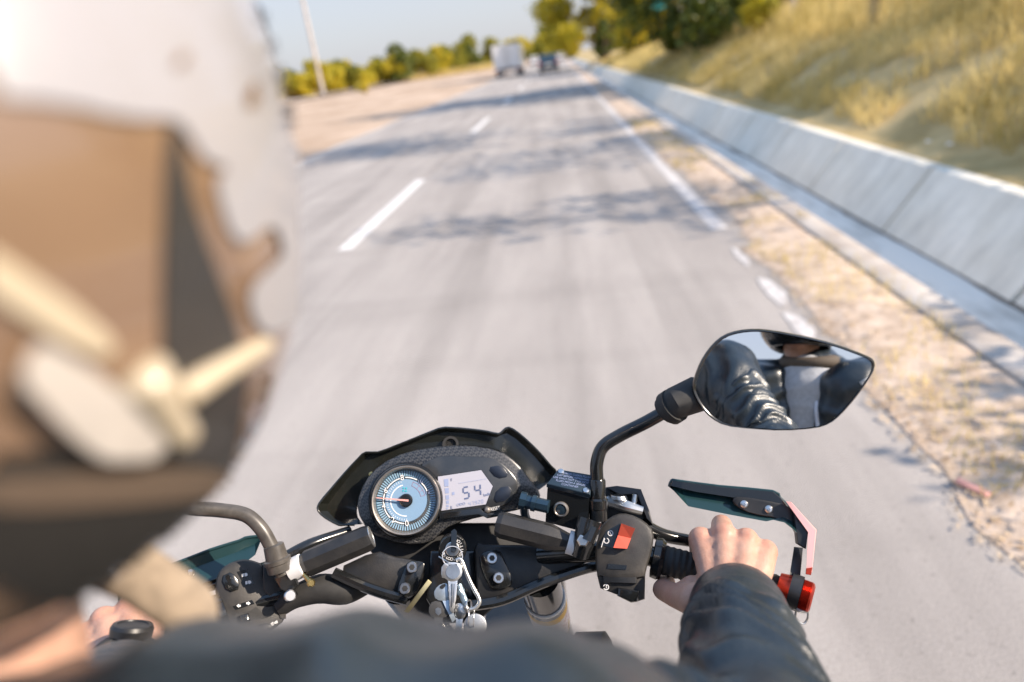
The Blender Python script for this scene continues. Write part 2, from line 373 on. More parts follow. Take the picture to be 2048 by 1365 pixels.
# ------------------------------------------------------------------ dry grass, leaf litter
def blades(name, pts, hmin, hmax, wd, m, lean=.5, label=None):
    n = len(pts); rs = np.random.RandomState(len(name)+n)
    p = np.array(pts); h = rs.uniform(hmin, hmax, n)[:, None]; a = rs.uniform(0, 2*np.pi, n)
    d = np.stack([np.cos(a), np.sin(a), 0*a], 1); sd = np.stack([-np.sin(a), np.cos(a), 0*a], 1)*wd
    ln = rs.uniform(.1, lean, n)[:, None]; up = np.array([0, 0, 1.])
    v0 = p-sd; v1 = p+sd; m0 = p+up*h*.6+d*h*ln*.35-sd*.8; m1 = p+up*h*.6+d*h*ln*.35+sd*.8; t = p+up*h*(1-.35*ln)+d*h*ln
    V = np.stack([v0, v1, m0, m1, t], 1).reshape(-1, 3); k = np.arange(n)*5
    f = [(i, i+1, i+3, i+2) for i in k]+[(i+2, i+3, i+4) for i in k]
    me = bpy.data.meshes.new(name); me.from_pydata(V.tolist(), [], f); me.materials.append(m)
    return link(name, me, None, kind='stuff', label=label)
pts = []
while len(pts) < 70000:
    y = 3+ (random.random()**1.7)*62; x = 3.55+random.random()**1.3*6.5
    if nz(x, y, .8, 11) > -.22-.02*(x-3.5) and nz(x, y, 2.1, 12) > -.3: pts.append((x, y, bankz(x, y)-.02))
blades('dry_grass', pts, .10, .42, .006, M_['straw'], .9, 'dry yellow grass covering the bank above the sloping wall')
pts = []
for _ in range(26000):
    y = 4+random.random()*30; x = 5.2+random.random()**.8*5
    if nz(x, y, .5, 21) > -.2: pts.append((x, y, bankz(x, y)-.03))
blades('tall_dry_grass', pts, .4, 1.0, .008, M_['straw'], .7, 'tall pale dry grass along the crest of the bank')
pts = []
for _ in range(5200):
    y = 1.5+random.random()*14; x = vedge(y)+.03+random.random()*.5
    if nz(x, y, 1.6, 31) > -.02: pts.append((x, y, .015))
blades('verge_grass', pts, .02, .10, .0022, M_['straw'], 1.2, 'short dead grass tufts along the road verge')
lv = MB()
for i in range(8000):
    y = 1.0+random.random()**1.4*16; x = vedge(y)-.05+abs(random.gauss(0, .22)); 
    if x > 1.9 or nz(x, y, 1.1, 41) < -.25: continue
    s = .003+.018*random.random()**3; a = random.random()*6.28; z = .03+random.random()*.014 if x > vedge(y)+.1 else .012
    q = Vector((math.cos(a), math.sin(a), random.uniform(-.4, .4)))*s; r_ = Vector((-math.sin(a), math.cos(a), random.uniform(-.5, .5)))*s*random.uniform(.2, .6)
    c = Vector((x, y, z+.004)); lv.add([c-q, c+r_, c+q, c-r_], [(0, 1, 2, 3)])
lv.build('leaf_litter', M_['litterleaf'], sharp=0, recalc=False, kind='stuff', label='dead leaves and straw scattered over the verge')

# ------------------------------------------------------------------ trees and bushes
def crown_mesh(cl, n, leaf, seed):
    """leaf-sized faces spread through the volume of many clumps"""
    rs = np.random.RandomState(seed); V = []; 
    ws = np.array([c[3]**2.3 for c in cl]); ws /= ws.sum()
    idx = rs.choice(len(cl), n, p=ws)
    d = rs.normal(size=(n, 3)); d /= np.linalg.norm(d, axis=1)[:, None]; r = rs.uniform(.35, 1.0, n)**.5*(1+.18*rs.normal(size=n))
    cc = np.array([c[:3] for c in cl])[idx]; rr = np.array([c[3] for c in cl])[idx]
    p = cc+d*(r*rr)[:, None]*np.array([1, 1, .8])
    a = rs.normal(size=(n, 3)); a += d*.4; a /= np.linalg.norm(a, axis=1)[:, None]
    b = np.cross(a, rs.normal(size=(n, 3))); b /= np.linalg.norm(b, axis=1)[:, None]; c = np.cross(a, b)
    s = (leaf*rs.uniform(.5, 1.3, n))[:, None]
    Vv = np.stack([p-b*s, p+c*s*.55+a*s*.2, p+b*s, p-c*s*.55+a*s*.2], 1).reshape(-1, 3)
    return Vv.tolist(), [(i, i+1, i+2, i+3) for i in range(0, 4*n, 4)]
def tree(name, x, y, z, h, R, m, label, seed, group=None, n=5000, leaf=.16, cat='tree', trunk=.16, low=.35, nclump=26, lean=(0, 0), flat=.8):
    rs = random.Random(seed); t = thing(name, (x, y, z), label, cat, group); top = Vector((x+lean[0], y+lean[1], z+h*low*1.1)); cl = []
    for i in range(nclump):
        a = rs.random()*6.28; rr = R*math.sqrt(rs.random())*.85; hh = z+h*(low+(1-low)*rs.random()*.92*(1-.35*(rr/R)**2))
        cl.append((x+lean[0]+rr*math.cos(a), y+lean[1]+rr*math.sin(a), hh, R*rs.uniform(.22, .42)))
    v, f = crown_mesh(cl, n, leaf, seed)
    MB().add(v, f).build('crown', m, t, sharp=0, recalc=False)
    b = MB(); base = Vector((x, y, z-.3)); mid = base.lerp(top, .5)+Vector((rs.uniform(-.1, .1), rs.uniform(-.1, .1), 0))*h*.1
    b.tube([base, mid, top], [trunk*1.3, trunk, trunk*.75], 10)
    for c in rs.sample(cl, min(9, len(cl))):
        e = Vector(c[:3]); s_ = mid.lerp(top, rs.uniform(.3, 1)); b.tube([s_, s_.lerp(e, .5)+Vector((0, 0, -.06*h*rs.random())), e], [trunk*.55, trunk*.35, trunk*.1], 7)
    b.build('trunk', M_['bark'], t, sharp=60); return t
def bush(name, x, y, z, h, R, m, label, seed, group=None, n=700, leaf=.3):
    return tree(name, x, y, z, h, R, m, label, seed, group, n, leaf, 'bush', .05+.01*h, .12, 12)
# right side trees
tree('tree', 4.8, 70, .4, 10.5, 5.6, M_['leaf_y'], 'yellow green tree hanging over the right road edge ahead of the dark blue car', 11, n=24000, leaf=.22, low=.16, lean=(-.9, 0), trunk=.25)
tree('tree', 7.3, 28, .9, 9.5, 5.0, M_['leaf_d'], 'dark green broad tree on the bank, its shade lying across the road', 12, n=30000, leaf=.15, low=.03, trunk=.25, nclump=34)
tree('tree', 7.6, 53, .9, 7.5, 3.6, M_['leaf_y'], 'bright yellow green tree behind the teal board on the bank', 13, n=9000, leaf=.22, low=.05)
bush('bush', 6.6, 21.5, 1.1, 3.4, 1.45, M_['leaf_y'], 'yellow green upright bush beside the dark green tree', 14, n=4200, leaf=.10)
bush('bush', 4.6, 30, .7, 1.9, 1.0, M_['leaf_d'], 'low dark bush at the foot of the dark green tree', 15, n=1500, leaf=.10)
bush('bush', 3.9, 62, .3, 3.4, 1.0, M_['leaf_d'], 'dark upright bush under the yellow green roadside tree', 16, n=1500, leaf=.16)
tree('slender_tree', 5.75, 14.0, 1.5, 8.5, 2.4, M_['leaf_m'], 'slender tree with a bare pale trunk rising from the tall dry grass', 17, n=2000, leaf=.11, low=.58, trunk=.07)
# sparse trees that stand up the bank and dapple the road
for i, (x, y, h, R, n) in enumerate([(8.2, 4.9, 5.6, 1.5, 1000), (8.8, 9.3, 7.2, 2.0, 1300), (9.6, 13.2, 6.8, 1.8, 1700)]):
    tree('thin_crowned_tree', x, y, 1.5, h, R, M_['leaf_m'], ['thin crowned tree dappling the road with leafy shade', 'thin crowned tree on the bank throwing streaks over the lane', 'small thin crowned tree up the bank'][i], 40+i, 'trees up the bank', n=n, leaf=.075, low=.5, trunk=.07, nclump=18)
bush('bush', 5.3, 2.05, 1.2, 1.66, 1.0, M_['leaf_m'], 'low leafy bush on the bank shading the near verge', 18, n=2600, leaf=.05)
tree('thin_crowned_tree', 9.0, 10.6, 1.6, 3.8, 1.9, M_['leaf_m'], 'low spreading tree shading the grass of the bank', 47, 'trees up the bank', n=2200, leaf=.10, low=.3, trunk=.07, nclump=16)
MB().tube([(6.15, 20, 1.0), (6.2, 20, 2.3)], .045, 8).build('fence_post', M_['polec'], sharp=40, label='short pale post standing in front of the yellow green bush', cat='post')
sb = MB(); sb.prism([Vector(p) for p in [(5.3, 42, 2.9), (6.35, 42.1, 3.15), (6.3, 42.2, 4.0), (5.35, 42.0, 3.8)]], [Vector(p) for p in [(5.3, 42.05, 2.9), (6.35, 42.15, 3.15), (6.3, 42.25, 4.0), (5.35, 42.05, 3.8)]])
tl = thing('teal_sign', (5.8, 42, .8), 'teal board on a post half hidden by the trees', 'sign')
sb.build('board', mat('teal', (.02, .24, .24), .5), tl, sharp=0); MB().tube([(5.8, 42.12, .6), (5.8, 42.12, 3.2)], .05, 8).build('post', M_['bark'], tl)
# left field bushes
i = 0
lb = [(582, 95, 5.2, 2.2, 'd'), (606, 92, 4.6, 2.4, 'y'), (640, 97, 4.8, 2.6, 'y'), (672, 104, 4.4, 2.4, 'y'), (700, 112, 5.2, 2.6, 'm'), (726, 118, 4.8, 2.6, 'y'), (752, 124, 4.2, 2.4, 'y'), (778, 132, 4.6, 2.8, 'm'),
      (800, 126, 5.0, 2.4, 'y'), (826, 128, 7.2, 3.4, 'd'), (856, 140, 5.8, 3.0, 'm'), (884, 150, 6.6, 3.4, 'y'), (912, 158, 7.2, 3.6, 'm'), (940, 168, 8.2, 3.8, 'd'), (968, 180, 9.0, 4.0, 'm'), (1000, 190, 8, 4, 'm'),
      (1046, 175, 7.0, 3.6, 'y'), (1064, 186, 6.6, 3.6, 'm'), (1082, 200, 7.0, 3.8, 'y'), (1100, 240, 13, 6.5, 'd'), (1124, 215, 7.2, 4.0, 'm'), (1142, 180, 5.0, 3.2, 'y')]
seen = ['bush at the end of the row nearest the pale pole, dark and ragged', 'yellow bush just left of the pale pole', 'yellow bush just right of the pale pole', 'yellow bush second to the right of the pole', 'dull green bush in a gap of the yellow row', 'yellow bush right of the dull green one', 'low yellow bush in the middle of the field edge', 'olive bush left of the rounded dark tree',
        'small yellow bush touching the rounded dark tree', 'rounded dark green tree, the tallest bump at the field edge', 'olive bush right of the rounded dark tree', 'yellow bush between two olive ones towards the truck', 'olive bush third to the left of the white truck', 'dark bush second to the left of the white truck', 'olive bush touching the left edge of the white truck', 'olive bush hidden behind the white truck',
        'yellow bush touching the right edge of the white truck', 'olive bush between the white truck and the blue car', 'yellow bush above the blue car roof', 'large far bluish green tree rising above the blue car', 'olive bush right of the far bluish tree', 'yellow bush at the road bend beside the right hand tree']
for px, y, h, R, k in lb:
    x = (px-1118)/F*y
    bush('field_bush', x, y, .45 if px < 1000 else .2, h*.88, R*1.2, M_['leaf_'+k], seen[i], 60+i, 'bushes along the far edge of the field', n=2600, leaf=.36); i += 1
# low scrub at the foot of the row + one tuft in the open field
sc = []
for _ in range(9000):
    px = random.uniform(560, 1000); y = random.uniform(86, 104)+(px-560)*.17; sc.append(((px-1118)/F*y, y, .35))
blades('scrub', sc, .5, 1.7, .05, M_['straw'], .8, 'yellow scrub growing in front of the row of bushes')
bush('tuft', -20.0, 72.5, .35, 1.1, 1.0, M_['leaf_y'], 'single small yellow tuft alone in the open field', 99, n=300, leaf=.14)
pl = MB(); pl.tube([(-29.8, 88, .2), (-29.8, 88, 19)], [.24, .14], 12)
pl.build('utility_pole', M_['polec'], sharp=60, label='tall pale concrete pole standing in the dry field', cat='pole')
# ------------------------------------------------------------------ vehicles ahead
M_['white'] = mat('white_paint', (.88, .86, .84), .35, var=.05, scale=3, coat=.3)
M_['tyre'] = mat('tyre_rubber', (.02, .02, .02), .9)
M_['blk'] = mat('black_plastic', (.012, .013, .015), .42, col2=(.03, .03, .032), scale=30, ramp=(.45, .7))
M_['redl'] = mat('red_lens', (.45, .02, .015), .25)
M_['glassd'] = mat('dark_glass', (.02, .035, .05), .05, coat=.5)
M_['steel'] = mat('steel', (.55, .54, .52), .3, 1.0, var=.15, scale=60)
def vwheels(t, xs, ys, r, wd):
    for x in xs:
        for y in ys:
            wmb = MB().lathe((x-wd/2, y, r), (1, 0, 0), [(0, r*.8), (.03, r), (wd-.03, r), (wd, r*.8)], 24); wo = wmb.build('wheel', M_['tyre'], t)
            MB().lathe((x-wd/2-.01, y, r), (1, 0, 0), [(0, r*.5), (wd+.02, r*.5)], 16).build('rim', M_['steel'], wo)
t = thing('box_truck', (-5.1, 70, 0), 'white box truck driving ahead in the left lane, seen from behind', 'truck')
x0, x1 = -6.4, -3.75; cx = (x0+x1)/2
MB().box((cx, 73.6, 1.86), x1-x0, 7.0, 2.16, bev=.04).build('cargo_box', M_['white'], t)
MB().box((cx, 78.3, 1.6), 2.3, 2.0, 1.95, bev=.15).build('cab', M_['white'], t)
MB().box((cx, 74.5, .72), 1.4, 9, .2).build('chassis', M_['blk'], t)
for s in (-1, 1):
    dd = MB().box((cx+s*.65, 70.07, 1.86), 1.24, .05, 2.02, bev=.02).build('rear_door', M_['white'], t)
    MB().tube([(cx+s*.12, 70.02, .95), (cx+s*.12, 70.02, 2.82)], .02, 8).build('lock_bar', M_['steel'], dd)
    MB().box((cx+s*1.1, 70.0, .62), .3, .06, .14, bev=.01).build('tail_light', M_['redl'], t)
    MB().box((cx+s*1.0, 70.6, .42), .5, .02, .5).build('mudflap', M_['blk'], t)
MB().box((cx, 70.0, .48), 2.3, .1, .12, bev=.02).build('bumper', M_['white'], t)
vwheels(t, (x0+.3, x1-.3), (71.6, 77.8), .46, .34)
M_['bluep'] = mat('dark_blue_paint', (.03, .06, .09), .25, coat=.8)
def make_car(name, x, y, paint, label, group=None):
    t = thing(name, (x, y, 0), label, 'car', group); W_ = .86
    side = [(0, .35), (-.02, .75), (.06, 1.0), (.5, 1.08), (.75, 1.08)]
    def ring(pts, wx): return [[Vector((x+s*w_, y+py, pz)) for (py, pz), w_ in zip(pts, wx)] for s in (-1, 1)]
    low = [(.02, .32), (-.04, .5), (0, .95), (.1, 1.02), (2.6, 1.02), (3.0, .92), (3.9, .80), (4.05, .6), (4.0, .32)]
    MB().loft(ring(low, [W_*.96, W_, W_, W_*.98, W_*.97, W_*.96, W_*.9, W_*.86, W_*.84]), cap=True, closed=True).build('body', paint, t, sharp=40)
    top = [(.12, 1.01), (.35, 1.45), (.55, 1.55), (1.7, 1.56), (2.1, 1.48), (2.85, 1.01)]
    MB().loft(ring(top, [W_*.95, W_*.82, W_*.76, W_*.76, W_*.78, W_*.93]), cap=True, closed=True).build('roof', paint, t, sharp=40)
    def quad(pts): return MB().prism([Vector(p) for p in pts], [Vector(p)+Vector((0, .02, -.01)) for p in pts])
    quad([(x-W_*.84, y+.145, 1.07), (x+W_*.84, y+.145, 1.07), (x+W_*.74, y+.315, 1.42), (x-W_*.74, y+.315, 1.42)]).build('rear_window', M_['glassd'], t, sharp=0)
    for s in (-1, 1):
        MB().box((x+s*W_*.86, y-.03, .85), .2, .06, .2, bev=.02).build('tail_light', M_['redl'], t)
        p = [(x+s*(W_*.93), y+.5, 1.08), (x+s*(W_*.93), y+2.4, 1.08), (x+s*(W_*.80), y+1.9, 1.46), (x+s*(W_*.79), y+.65, 1.46)]
        MB().prism([Vector(q) for q in p], [Vector(q)-Vector((s*.03, 0, 0)) for q in p]).build('side_window', M_['glassd'], t, sharp=0)
    MB().box((x, y-.05, .72), .5, .02, .13).build('number_plate', M_['white'], t)
    MB().box((x, y-.04, .42), 1.5, .1, .2, bev=.03).build('bumper', M_['blk'], t)
    vwheels(t, (x-.74, x+.74), (y+.75, y+3.3), .33, .2); return t
make_car('car', -1.0, 62.5, M_['bluep'], 'dark blue car driving ahead in our lane')
make_car('car', -4.5, 128, M_['white'], 'small far white car in the left lane beyond the truck', 'far white cars')
make_car('car', .3, 150, M_['white'], 'small far white car beyond the blue car, beside the right edge line', 'far white cars')
# litter on the bank
lm = mat('litter_white', (.75, .75, .73), .5)
def litter(px, py, y, s, m, label):
    v = Vector(RW @ np.array([(px-1024)/F, -(py-682.5)/F, -1.0])); x = v.x/v.y*y; z = bankz(x, y)+.03
    b = MB(); n = 7; rs = random.Random(px)
    top = [Vector((x+s*math.cos(6.28*k/n)*rs.uniform(.6, 1.2), y+s*math.sin(6.28*k/n)*rs.uniform(.5, 1), z+s*rs.uniform(.3, .9))) for k in range(n)]
    b.prism(top, [p-Vector((0, 0, s*.5)) for p in top], 0, s*.2); b.build('litter', m, sharp=0, label=label, cat='litter')
litter(1600, 137, 18, .09, lm, 'white crumpled plastic lying on the shaded bank near the tall grass')
litter(1900, 280, 6.6, .035, lm, 'small white scrap lying just above the wall at the right')
litter(1857, 283, 7.0, .025, lm, 'tiny pale scrap left of the small white scrap above the wall')
litter(1390, 133, 36, .14, mat('litter_green', (.35, .6, .5), .5), 'pale green plastic lying at the foot of the dark tree')
pk = MB(); c = P(1945, 975, 2.05); 
vv = Vector(RW @ np.array([(1945-1024)/F, -(975-682.5)/F, -1.0])); tt = -1.48/vv.z; c = C+vv*tt
pk.box(c, .028, .10, .008, X=(.8, .6, 0), Y=(-.6, .8, .1), bev=.003); pk.build('wrapper', mat('pink_wrapper', (.52, .27, .24), .5), label='pink paper scrap lying among dead leaves on the near verge', cat='litter')
# ------------------------------------------------------------------ motorcycle
M_['gloss'] = mat('gloss_black', (.010, .011, .012), .16, col2=(.022, .022, .022), scale=25, ramp=(.5, .8), rvar=.18, coat=.3)
M_['smoke'] = mat('smoked_screen', (.012, .013, .011), .12, col2=(.025, .025, .02), scale=14, ramp=(.5, .8), rvar=.12, coat=.6)
M_['dusty'] = mat('dusty_black', (.014, .0145, .016), .42, col2=(.055, .05, .045), scale=22, ramp=(.42, .85), bump=.05, bscale=500, detail=10)
M_['rubber'] = mat('rubber', (.014, .014, .015), .7, col2=(.03, .03, .03), scale=40)
M_['bez'] = mat('bezel_panel', (.025, .028, .032), .22, col2=(.05, .05, .05), scale=30, coat=.3, ramp=(.45, .8))
M_['lcd'] = mat('lcd_glass', (.40, .40, .46), .35, coat=.3)
M_['ink'] = mat('lcd_ink', (.09, .12, .22), .5)
M_['inkf'] = mat('lcd_ink_pale', (.25, .30, .46), .5)
M_['dial'] = mat('dial_blue', (.04, .17, .30), .4, coat=.3)
M_['dial2'] = mat('dial_stripe', (.26, .42, .56), .4, coat=.3)
M_['dialf'] = mat('dial_face', (.20, .32, .46), .35, coat=.3)
M_['mark'] = mat('white_marking', (.80, .80, .80), .5)
M_['teal_i'] = mat('teal_icon', (.02, .42, .50), .5)
M_['needle'] = mat('needle', (.78, .36, .32), .5)
M_['ring'] = mat('ring_metal', (.30, .27, .24), .35, .7, var=.2, scale=40)
M_['bolt'] = mat('bolt_steel', (.62, .61, .60), .28, 1.0)
M_['brass'] = mat('brass', (.50, .38, .16), .35, 1.0, var=.2, scale=50)
M_['redp'] = mat('red_plastic', (.72, .12, .07), .4)
M_['red_an'] = mat('red_anodised', (.50, .055, .03), .28, .85, var=.15, scale=120)
M_['pink'] = mat('pink_anodised', (.78, .42, .40), .3, .3)
M_['guard'] = mat('guard_plastic', (.010, .035, .04), .3, coat=.3)
M_['alu'] = mat('brushed_aluminium', (.55, .55, .54), .35, .9, var=.15, scale=50)
M_['tape'] = mat('white_tape', (.72, .72, .73), .6)
M_['housing'] = mat('housing_dusty', (.026, .026, .027), .5, col2=(.085, .077, .068), scale=30, ramp=(.38, .85), bump=.06, bscale=700, detail=10)
def carbon():
    m = mat('carbon_weave', (.02, .022, .025), .3, coat=.4); n = m.node_tree.nodes; L = m.node_tree.links; b = n['Principled BSDF']
    tc = n.new('ShaderNodeTexCoord'); mp = n.new('ShaderNodeMapping'); mp.inputs['Rotation'].default_value = (.4, .3, .8); ck = n.new('ShaderNodeTexChecker'); ck.inputs['Scale'].default_value = 420
    ck.inputs[1].default_value = (.012, .013, .016, 1); ck.inputs[2].default_value = (.055, .055, .055, 1)
    L.new(tc.outputs['Object'], mp.inputs[0]); L.new(mp.outputs[0], ck.inputs['Vector']); L.new(ck.outputs[0], b.inputs['Base Color']); return m
M_['carbon'] = carbon()
BX = -.165
moto = thing('motorcycle', (BX, .4, 0), 'black motorcycle with a blue lit dial, smoked screen and hand guards, ridden down the lane', 'motorcycle')
D = Pl(900, 985, .785)
s_ = D.s
# instrument cluster: housing is the part, everything on it is a sub-part
hout = chaikin([(712, 1020), (718, 985), (740, 945), (785, 913), (850, 895), (930, 889), (1000, 900), (1036, 926), (1062, 962), (1083, 985), (1078, 1008), (1035, 1022), (960, 1034), (902, 1052), (884, 1064), (862, 1088), (800, 1090), (735, 1066)], 1)
hs = MB().slab(D, hout, -.045, 0, .004).build('instrument_cluster', M_['carbon'], moto)
pan = chaikin([(836, 932), (868, 917), (880, 912), (976, 914), (1000, 923), (1028, 951), (1036, 968), (1031, 988), (1017, 1010), (966, 1019), (880, 1034), (868, 1000)], 1)
MB().slab(D, pan, -.002, .004, .002).build('bezel', M_['bez'], hs)
lcdp = [(876, 954), (962, 941), (985, 973), (971, 1009), (880, 1022)]
MB().slab(D, [(p[0]*1.03-927*.03, p[1]*1.03-982*.03) for p in lcdp], .003, .0046).build('screen_frame', M_['gloss'], hs)
MB().slab(D, lcdp, .0045, .0054).build('lcd_screen', M_['lcd'], hs)
rx, up = D.ax((878, 988), (978, 968))
def seg7(mb, cx, cy, w_, h_, ch, th, sk=.12):
    segs = {'0': 'abcdef', '1': 'bc', '2': 'abged', '3': 'abgcd', '4': 'fgbc', '5': 'afgcd', '6': 'afgecd', '7': 'abc', '8': 'abcdefg', '9': 'abcdfg'}[ch]
    o = D.at(cx, cy, .0057)
    def pt(x, y): return o+rx*((x+sk*y)*s_)+up*(y*s_)
    g = th*.35
    def bar(x0, y0, x1, y1):
        d = Vector((x1-x0, y1-y0)).normalized(); nn = Vector((-d.y, d.x))*th/2; a = Vector((x0, y0))+d*g; b = Vector((x1, y1))-d*g
        q = [a-nn, b-nn, b+nn, a+nn]; fr = [pt(*p) for p in q]; mb.prism(fr, [p-D.n*.0003 for p in fr])
    W_, H = w_/2, h_/2
    for c in segs:
        bar(*{'a': (-W_, H, W_, H), 'b': (W_, H, W_, 0), 'c': (W_, 0, W_, -H), 'd': (-W_, -H, W_, -H), 'e': (-W_, -H, -W_, 0), 'f': (-W_, 0, -W_, H), 'g': (-W_, 0, W_, 0)}[c])
mb = MB(); seg7(mb, 932, 986, 11, 22, '5', 3.2); seg7(mb, 955, 981, 11, 22, '4', 3.2); mb.build('speed_digits', M_['ink'], hs, sharp=0)
mb = MB()
for i, ch in enumerate('47920'): seg7(mb, 939+6.3*i, 1008.0-1.25*i, 3.4, 6.4, ch, 1.1)
mb.build('odometer_digits', M_['inkf'], hs, sharp=0)
txt('ODO', D.at(922, 1009, .0057), rx, up, 5.5*s_*1.35, M_['inkf'], hs)
txt('km/h', D.at(973, 989.5, .0057), rx, up, 6*s_*1.35, M_['inkf'], hs, sx=.8)
mb = MB()
for k, (y, h_, w_) in enumerate([(966, 15, 8.5), (982, 10.5, 7.5), (995, 9, 6.5), (1004.5, 6.5, 5.5), (1012, 4.5, 4.5), (1017.3, 2.6, 3.5)]):
    x = 893+2.5*math.sin(k*.5)
    q = [(x-w_/2-.8, y-h_/2+.6), (x+w_/2-.4, y-h_/2-.4), (x+w_/2, y+h_/2-.4), (x-w_/2, y+h_/2+.4)]
    mb.slab(D, q, .0053, .0057)
mb.build('fuel_bars', M_['inkf'], hs, sharp=0)
txt('F', D.at(903, 960.5, .0057), rx, up, 6*s_*1.3, M_['ink'], hs); txt('E', D.at(903, 1015.5, .0057), rx, up, 6*s_*1.3, M_['ink'], hs)
mb = MB(); mb.slab(D, [(904, 985), (909, 984), (909, 990), (904, 991)], .0053, .0057); mb.slab(D, [(917, 967), (972, 958), (972, 958.7), (917, 967.7)], .0053, .0057); mb.build('fuel_icon', M_['inkf'], hs, sharp=0)
for q in ([(974, 935), (1003, 931), (1019, 953), (993, 959)], [(994, 976), (1024, 972), (1017, 1001), (985, 1007)]):
    MB().slab(D, chaikin(q, 1), .003, .0052, .0008).build('cluster_button', mat('button_navy', (.012, .017, .03), .3), hs)
MB().slab(D, [(877, 1026), (960, 1016), (966, 1022), (976, 1028), (1006, 1022), (1006, 1031), (974, 1037), (955, 1027), (880, 1038)], -.002, .008, .0015).build('lower_trim', M_['gloss'], hs)
MB().lathe(D.at(974, 1020.5, .0045), D.n, [(0, .0042), (.003, .004), (.005, .0026), (.0056, .0008)], 20).build('reset_knob', M_['ring'], hs)
txt('RESET', D.at(990, 1017.5, .0046), rx, up, 7*s_*1.3, M_['mark'], hs, sx=.8)
# tachometer
tc = (813, 1001)
O = D.at(*tc); R0 = 67*s_
MB().lathe(O-D.n*.03, D.n, [(0, R0*1.12), (.034, R0*1.10), (.038, R0*1.03), (.038, R0*.9), (.028, R0*.88)], 64).build('dial_housing', M_['gloss'], hs)
MB().lathe(O+D.n*.006, D.n, [(0, R0*1.01), (.006, R0*1.0), (.009, R0*.965), (.0085, R0*.93), (.002, R0*.885), (0, R0*.88)], 72).build('dial_ring', M_['ring'], hs, sharp=50)
MB().lathe(O+D.n*.004, D.n, [(0, R0*.89), (.002, R0*.89)], 64).build('dial', M_['dial'], hs)
mb = MB(); dr, du = D.ax((700, 1001), (800, 985))
def dp(ang, r, h=.0064): a = D2R(ang); return O+(dr*math.cos(a)+du*math.sin(a))*r+D.n*h
R1 = R0*.87
for k in range(72):
    a = k*5; fr = [dp(a, R1*.80), dp(a, R1*.985), dp(a+2.4, R1*.985), dp(a+2.4, R1*.80)]; mb.prism(fr, [p-D.n*.0003 for p in fr])
mb.build('dial_hatching', M_['dial2'], hs, sharp=0)
MB().lathe(O+D.n*.0055, D.n, [(0, R1*.70), (.0012, R1*.70)], 64).build('dial_face', M_['dialf'], hs)
def arc(mb, a0, a1, r0, r1, h=.0070, n=20):
    for i in range(n):
        x, y = a0+(a1-a0)*i/n, a0+(a1-a0)*(i+1)/n; fr = [dp(x, r0, h), dp(x, r1, h), dp(y, r1, h), dp(y, r0, h)]; mb.prism(fr, [p-D.n*.0004 for p in fr])
mb = MB()
nums = [('0', -95), ('2', -132), ('4', 186), ('6', 146), ('8', 93), ('10', 45), ('12', 12)]
for (t0, a0), (t1, a1) in [(('0', -95), ('2', -134)), (('2', -134), ('4', -174)), (('4', 186), ('6', 147)), (('6', 147), ('8', 92)), (('8', 92), ('10', 47)), (('10', 47), ('12', 8))]:
    s = 1 if a1 > a0 else -1; arc(mb, a0+s*7, a1-s*7, R1*.74, R1*.775)
arc(mb, -95, -264, R1*.50, R1*.53, n=40)
for k in range(24):
    a = -95-k*7.2; arc(mb, a, a-1.2, R1*.60, R1*.66, n=1)
mb.build('dial_scale', M_['mark'], hs, sharp=0)
mb = MB(); arc(mb, 62, 6, R1*.50, R1*.515); arc(mb, 62, 6, R1*.64, R1*.655)
for a in (62, 40, 24, 7): arc(mb, a, a-1.5, R1*.5, R1*.65, n=1)
mb.build('red_zone', mat('red_zone', (.30, .20, .28), .5), hs, sharp=0)
for t, a in nums[:5]: txt(t, dp(a, R1*.76, .0072), dr, du, .0088, M_['mark'], hs, th=.0003)
for t, a in nums[5:]: txt(t, dp(a, R1*.76, .0072), dr, du, .006, M_['inkf'], hs, th=.0003)
mb = MB()
for k in range(4):
    a = k*math.pi/2+.5; c = dp(90, R1*.36, .0072)+(dr*math.cos(a)+du*math.sin(a))*.0022
    q = (dr*math.cos(a+.8)+du*math.sin(a+.8))*.0016; r_ = D.n.cross(q)*.6; mb.prism([c-q, c+r_, c+q, c-r_], [c-q-D.n*.0003, c+r_-D.n*.0003, c+q-D.n*.0003, c-r_-D.n*.0003])
mb.build('gear_icon', M_['teal_i'], hs, sharp=0)
MB().lathe(O+D.n*.006, D.n, [(0, .0078), (.004, .0075), (.0052, .006), (.0052, .001)], 28).build('needle_hub', M_['gloss'], hs)
a0 = dp(166, .034, .0105); a1 = dp(-14, .003, .0122); wv = D.n.cross((a0-a1).normalized())
MB().prism([a0-wv*.0004, a0+wv*.0004, a1+wv*.0011, a1-wv*.0011], [p-D.n*.0008 for p in (a0-wv*.0004, a0+wv*.0004, a1+wv*.0011, a1-wv*.0011)]).build('needle', M_['needle'], hs, sharp=0)
# smoked screen around it
rim = [(704, 1052), (681, 1052), (671, 1052), (645, 1038), (629, 1023), (631, 1008), (654, 980), (684, 945), (712, 915), (727, 903), (752, 903), (790, 889), (830, 873), (865, 859), (890, 852), (945, 856), (975, 860), (1000, 865), (1010, 857), (1021, 852), (1040, 863), (1062, 882), (1085, 905), (1108, 932), (1119, 944), (1112, 960)]
inn = [(716, 1052), (712, 1048), (709, 1044), (705, 1038), (703, 1028), (704, 1014), (712, 988), (732, 956), (754, 934), (768, 924), (785, 914), (808, 905), (835, 897), (862, 891), (888, 888), (935, 886), (965, 890), (985, 893), (995, 896), (1006, 900), (1020, 910), (1035, 925), (1050, 943), (1066, 962), (1076, 975), (1080, 984)]
r0 = [D.at(x, y, -.022) for x, y in rim]; rb = [D.at(x, y, -.0255) for x, y in rim]; r3 = [D.at(x, y, -.034) for x, y in inn]; r3b = [D.at(x, y, -.046) for x, y in inn]
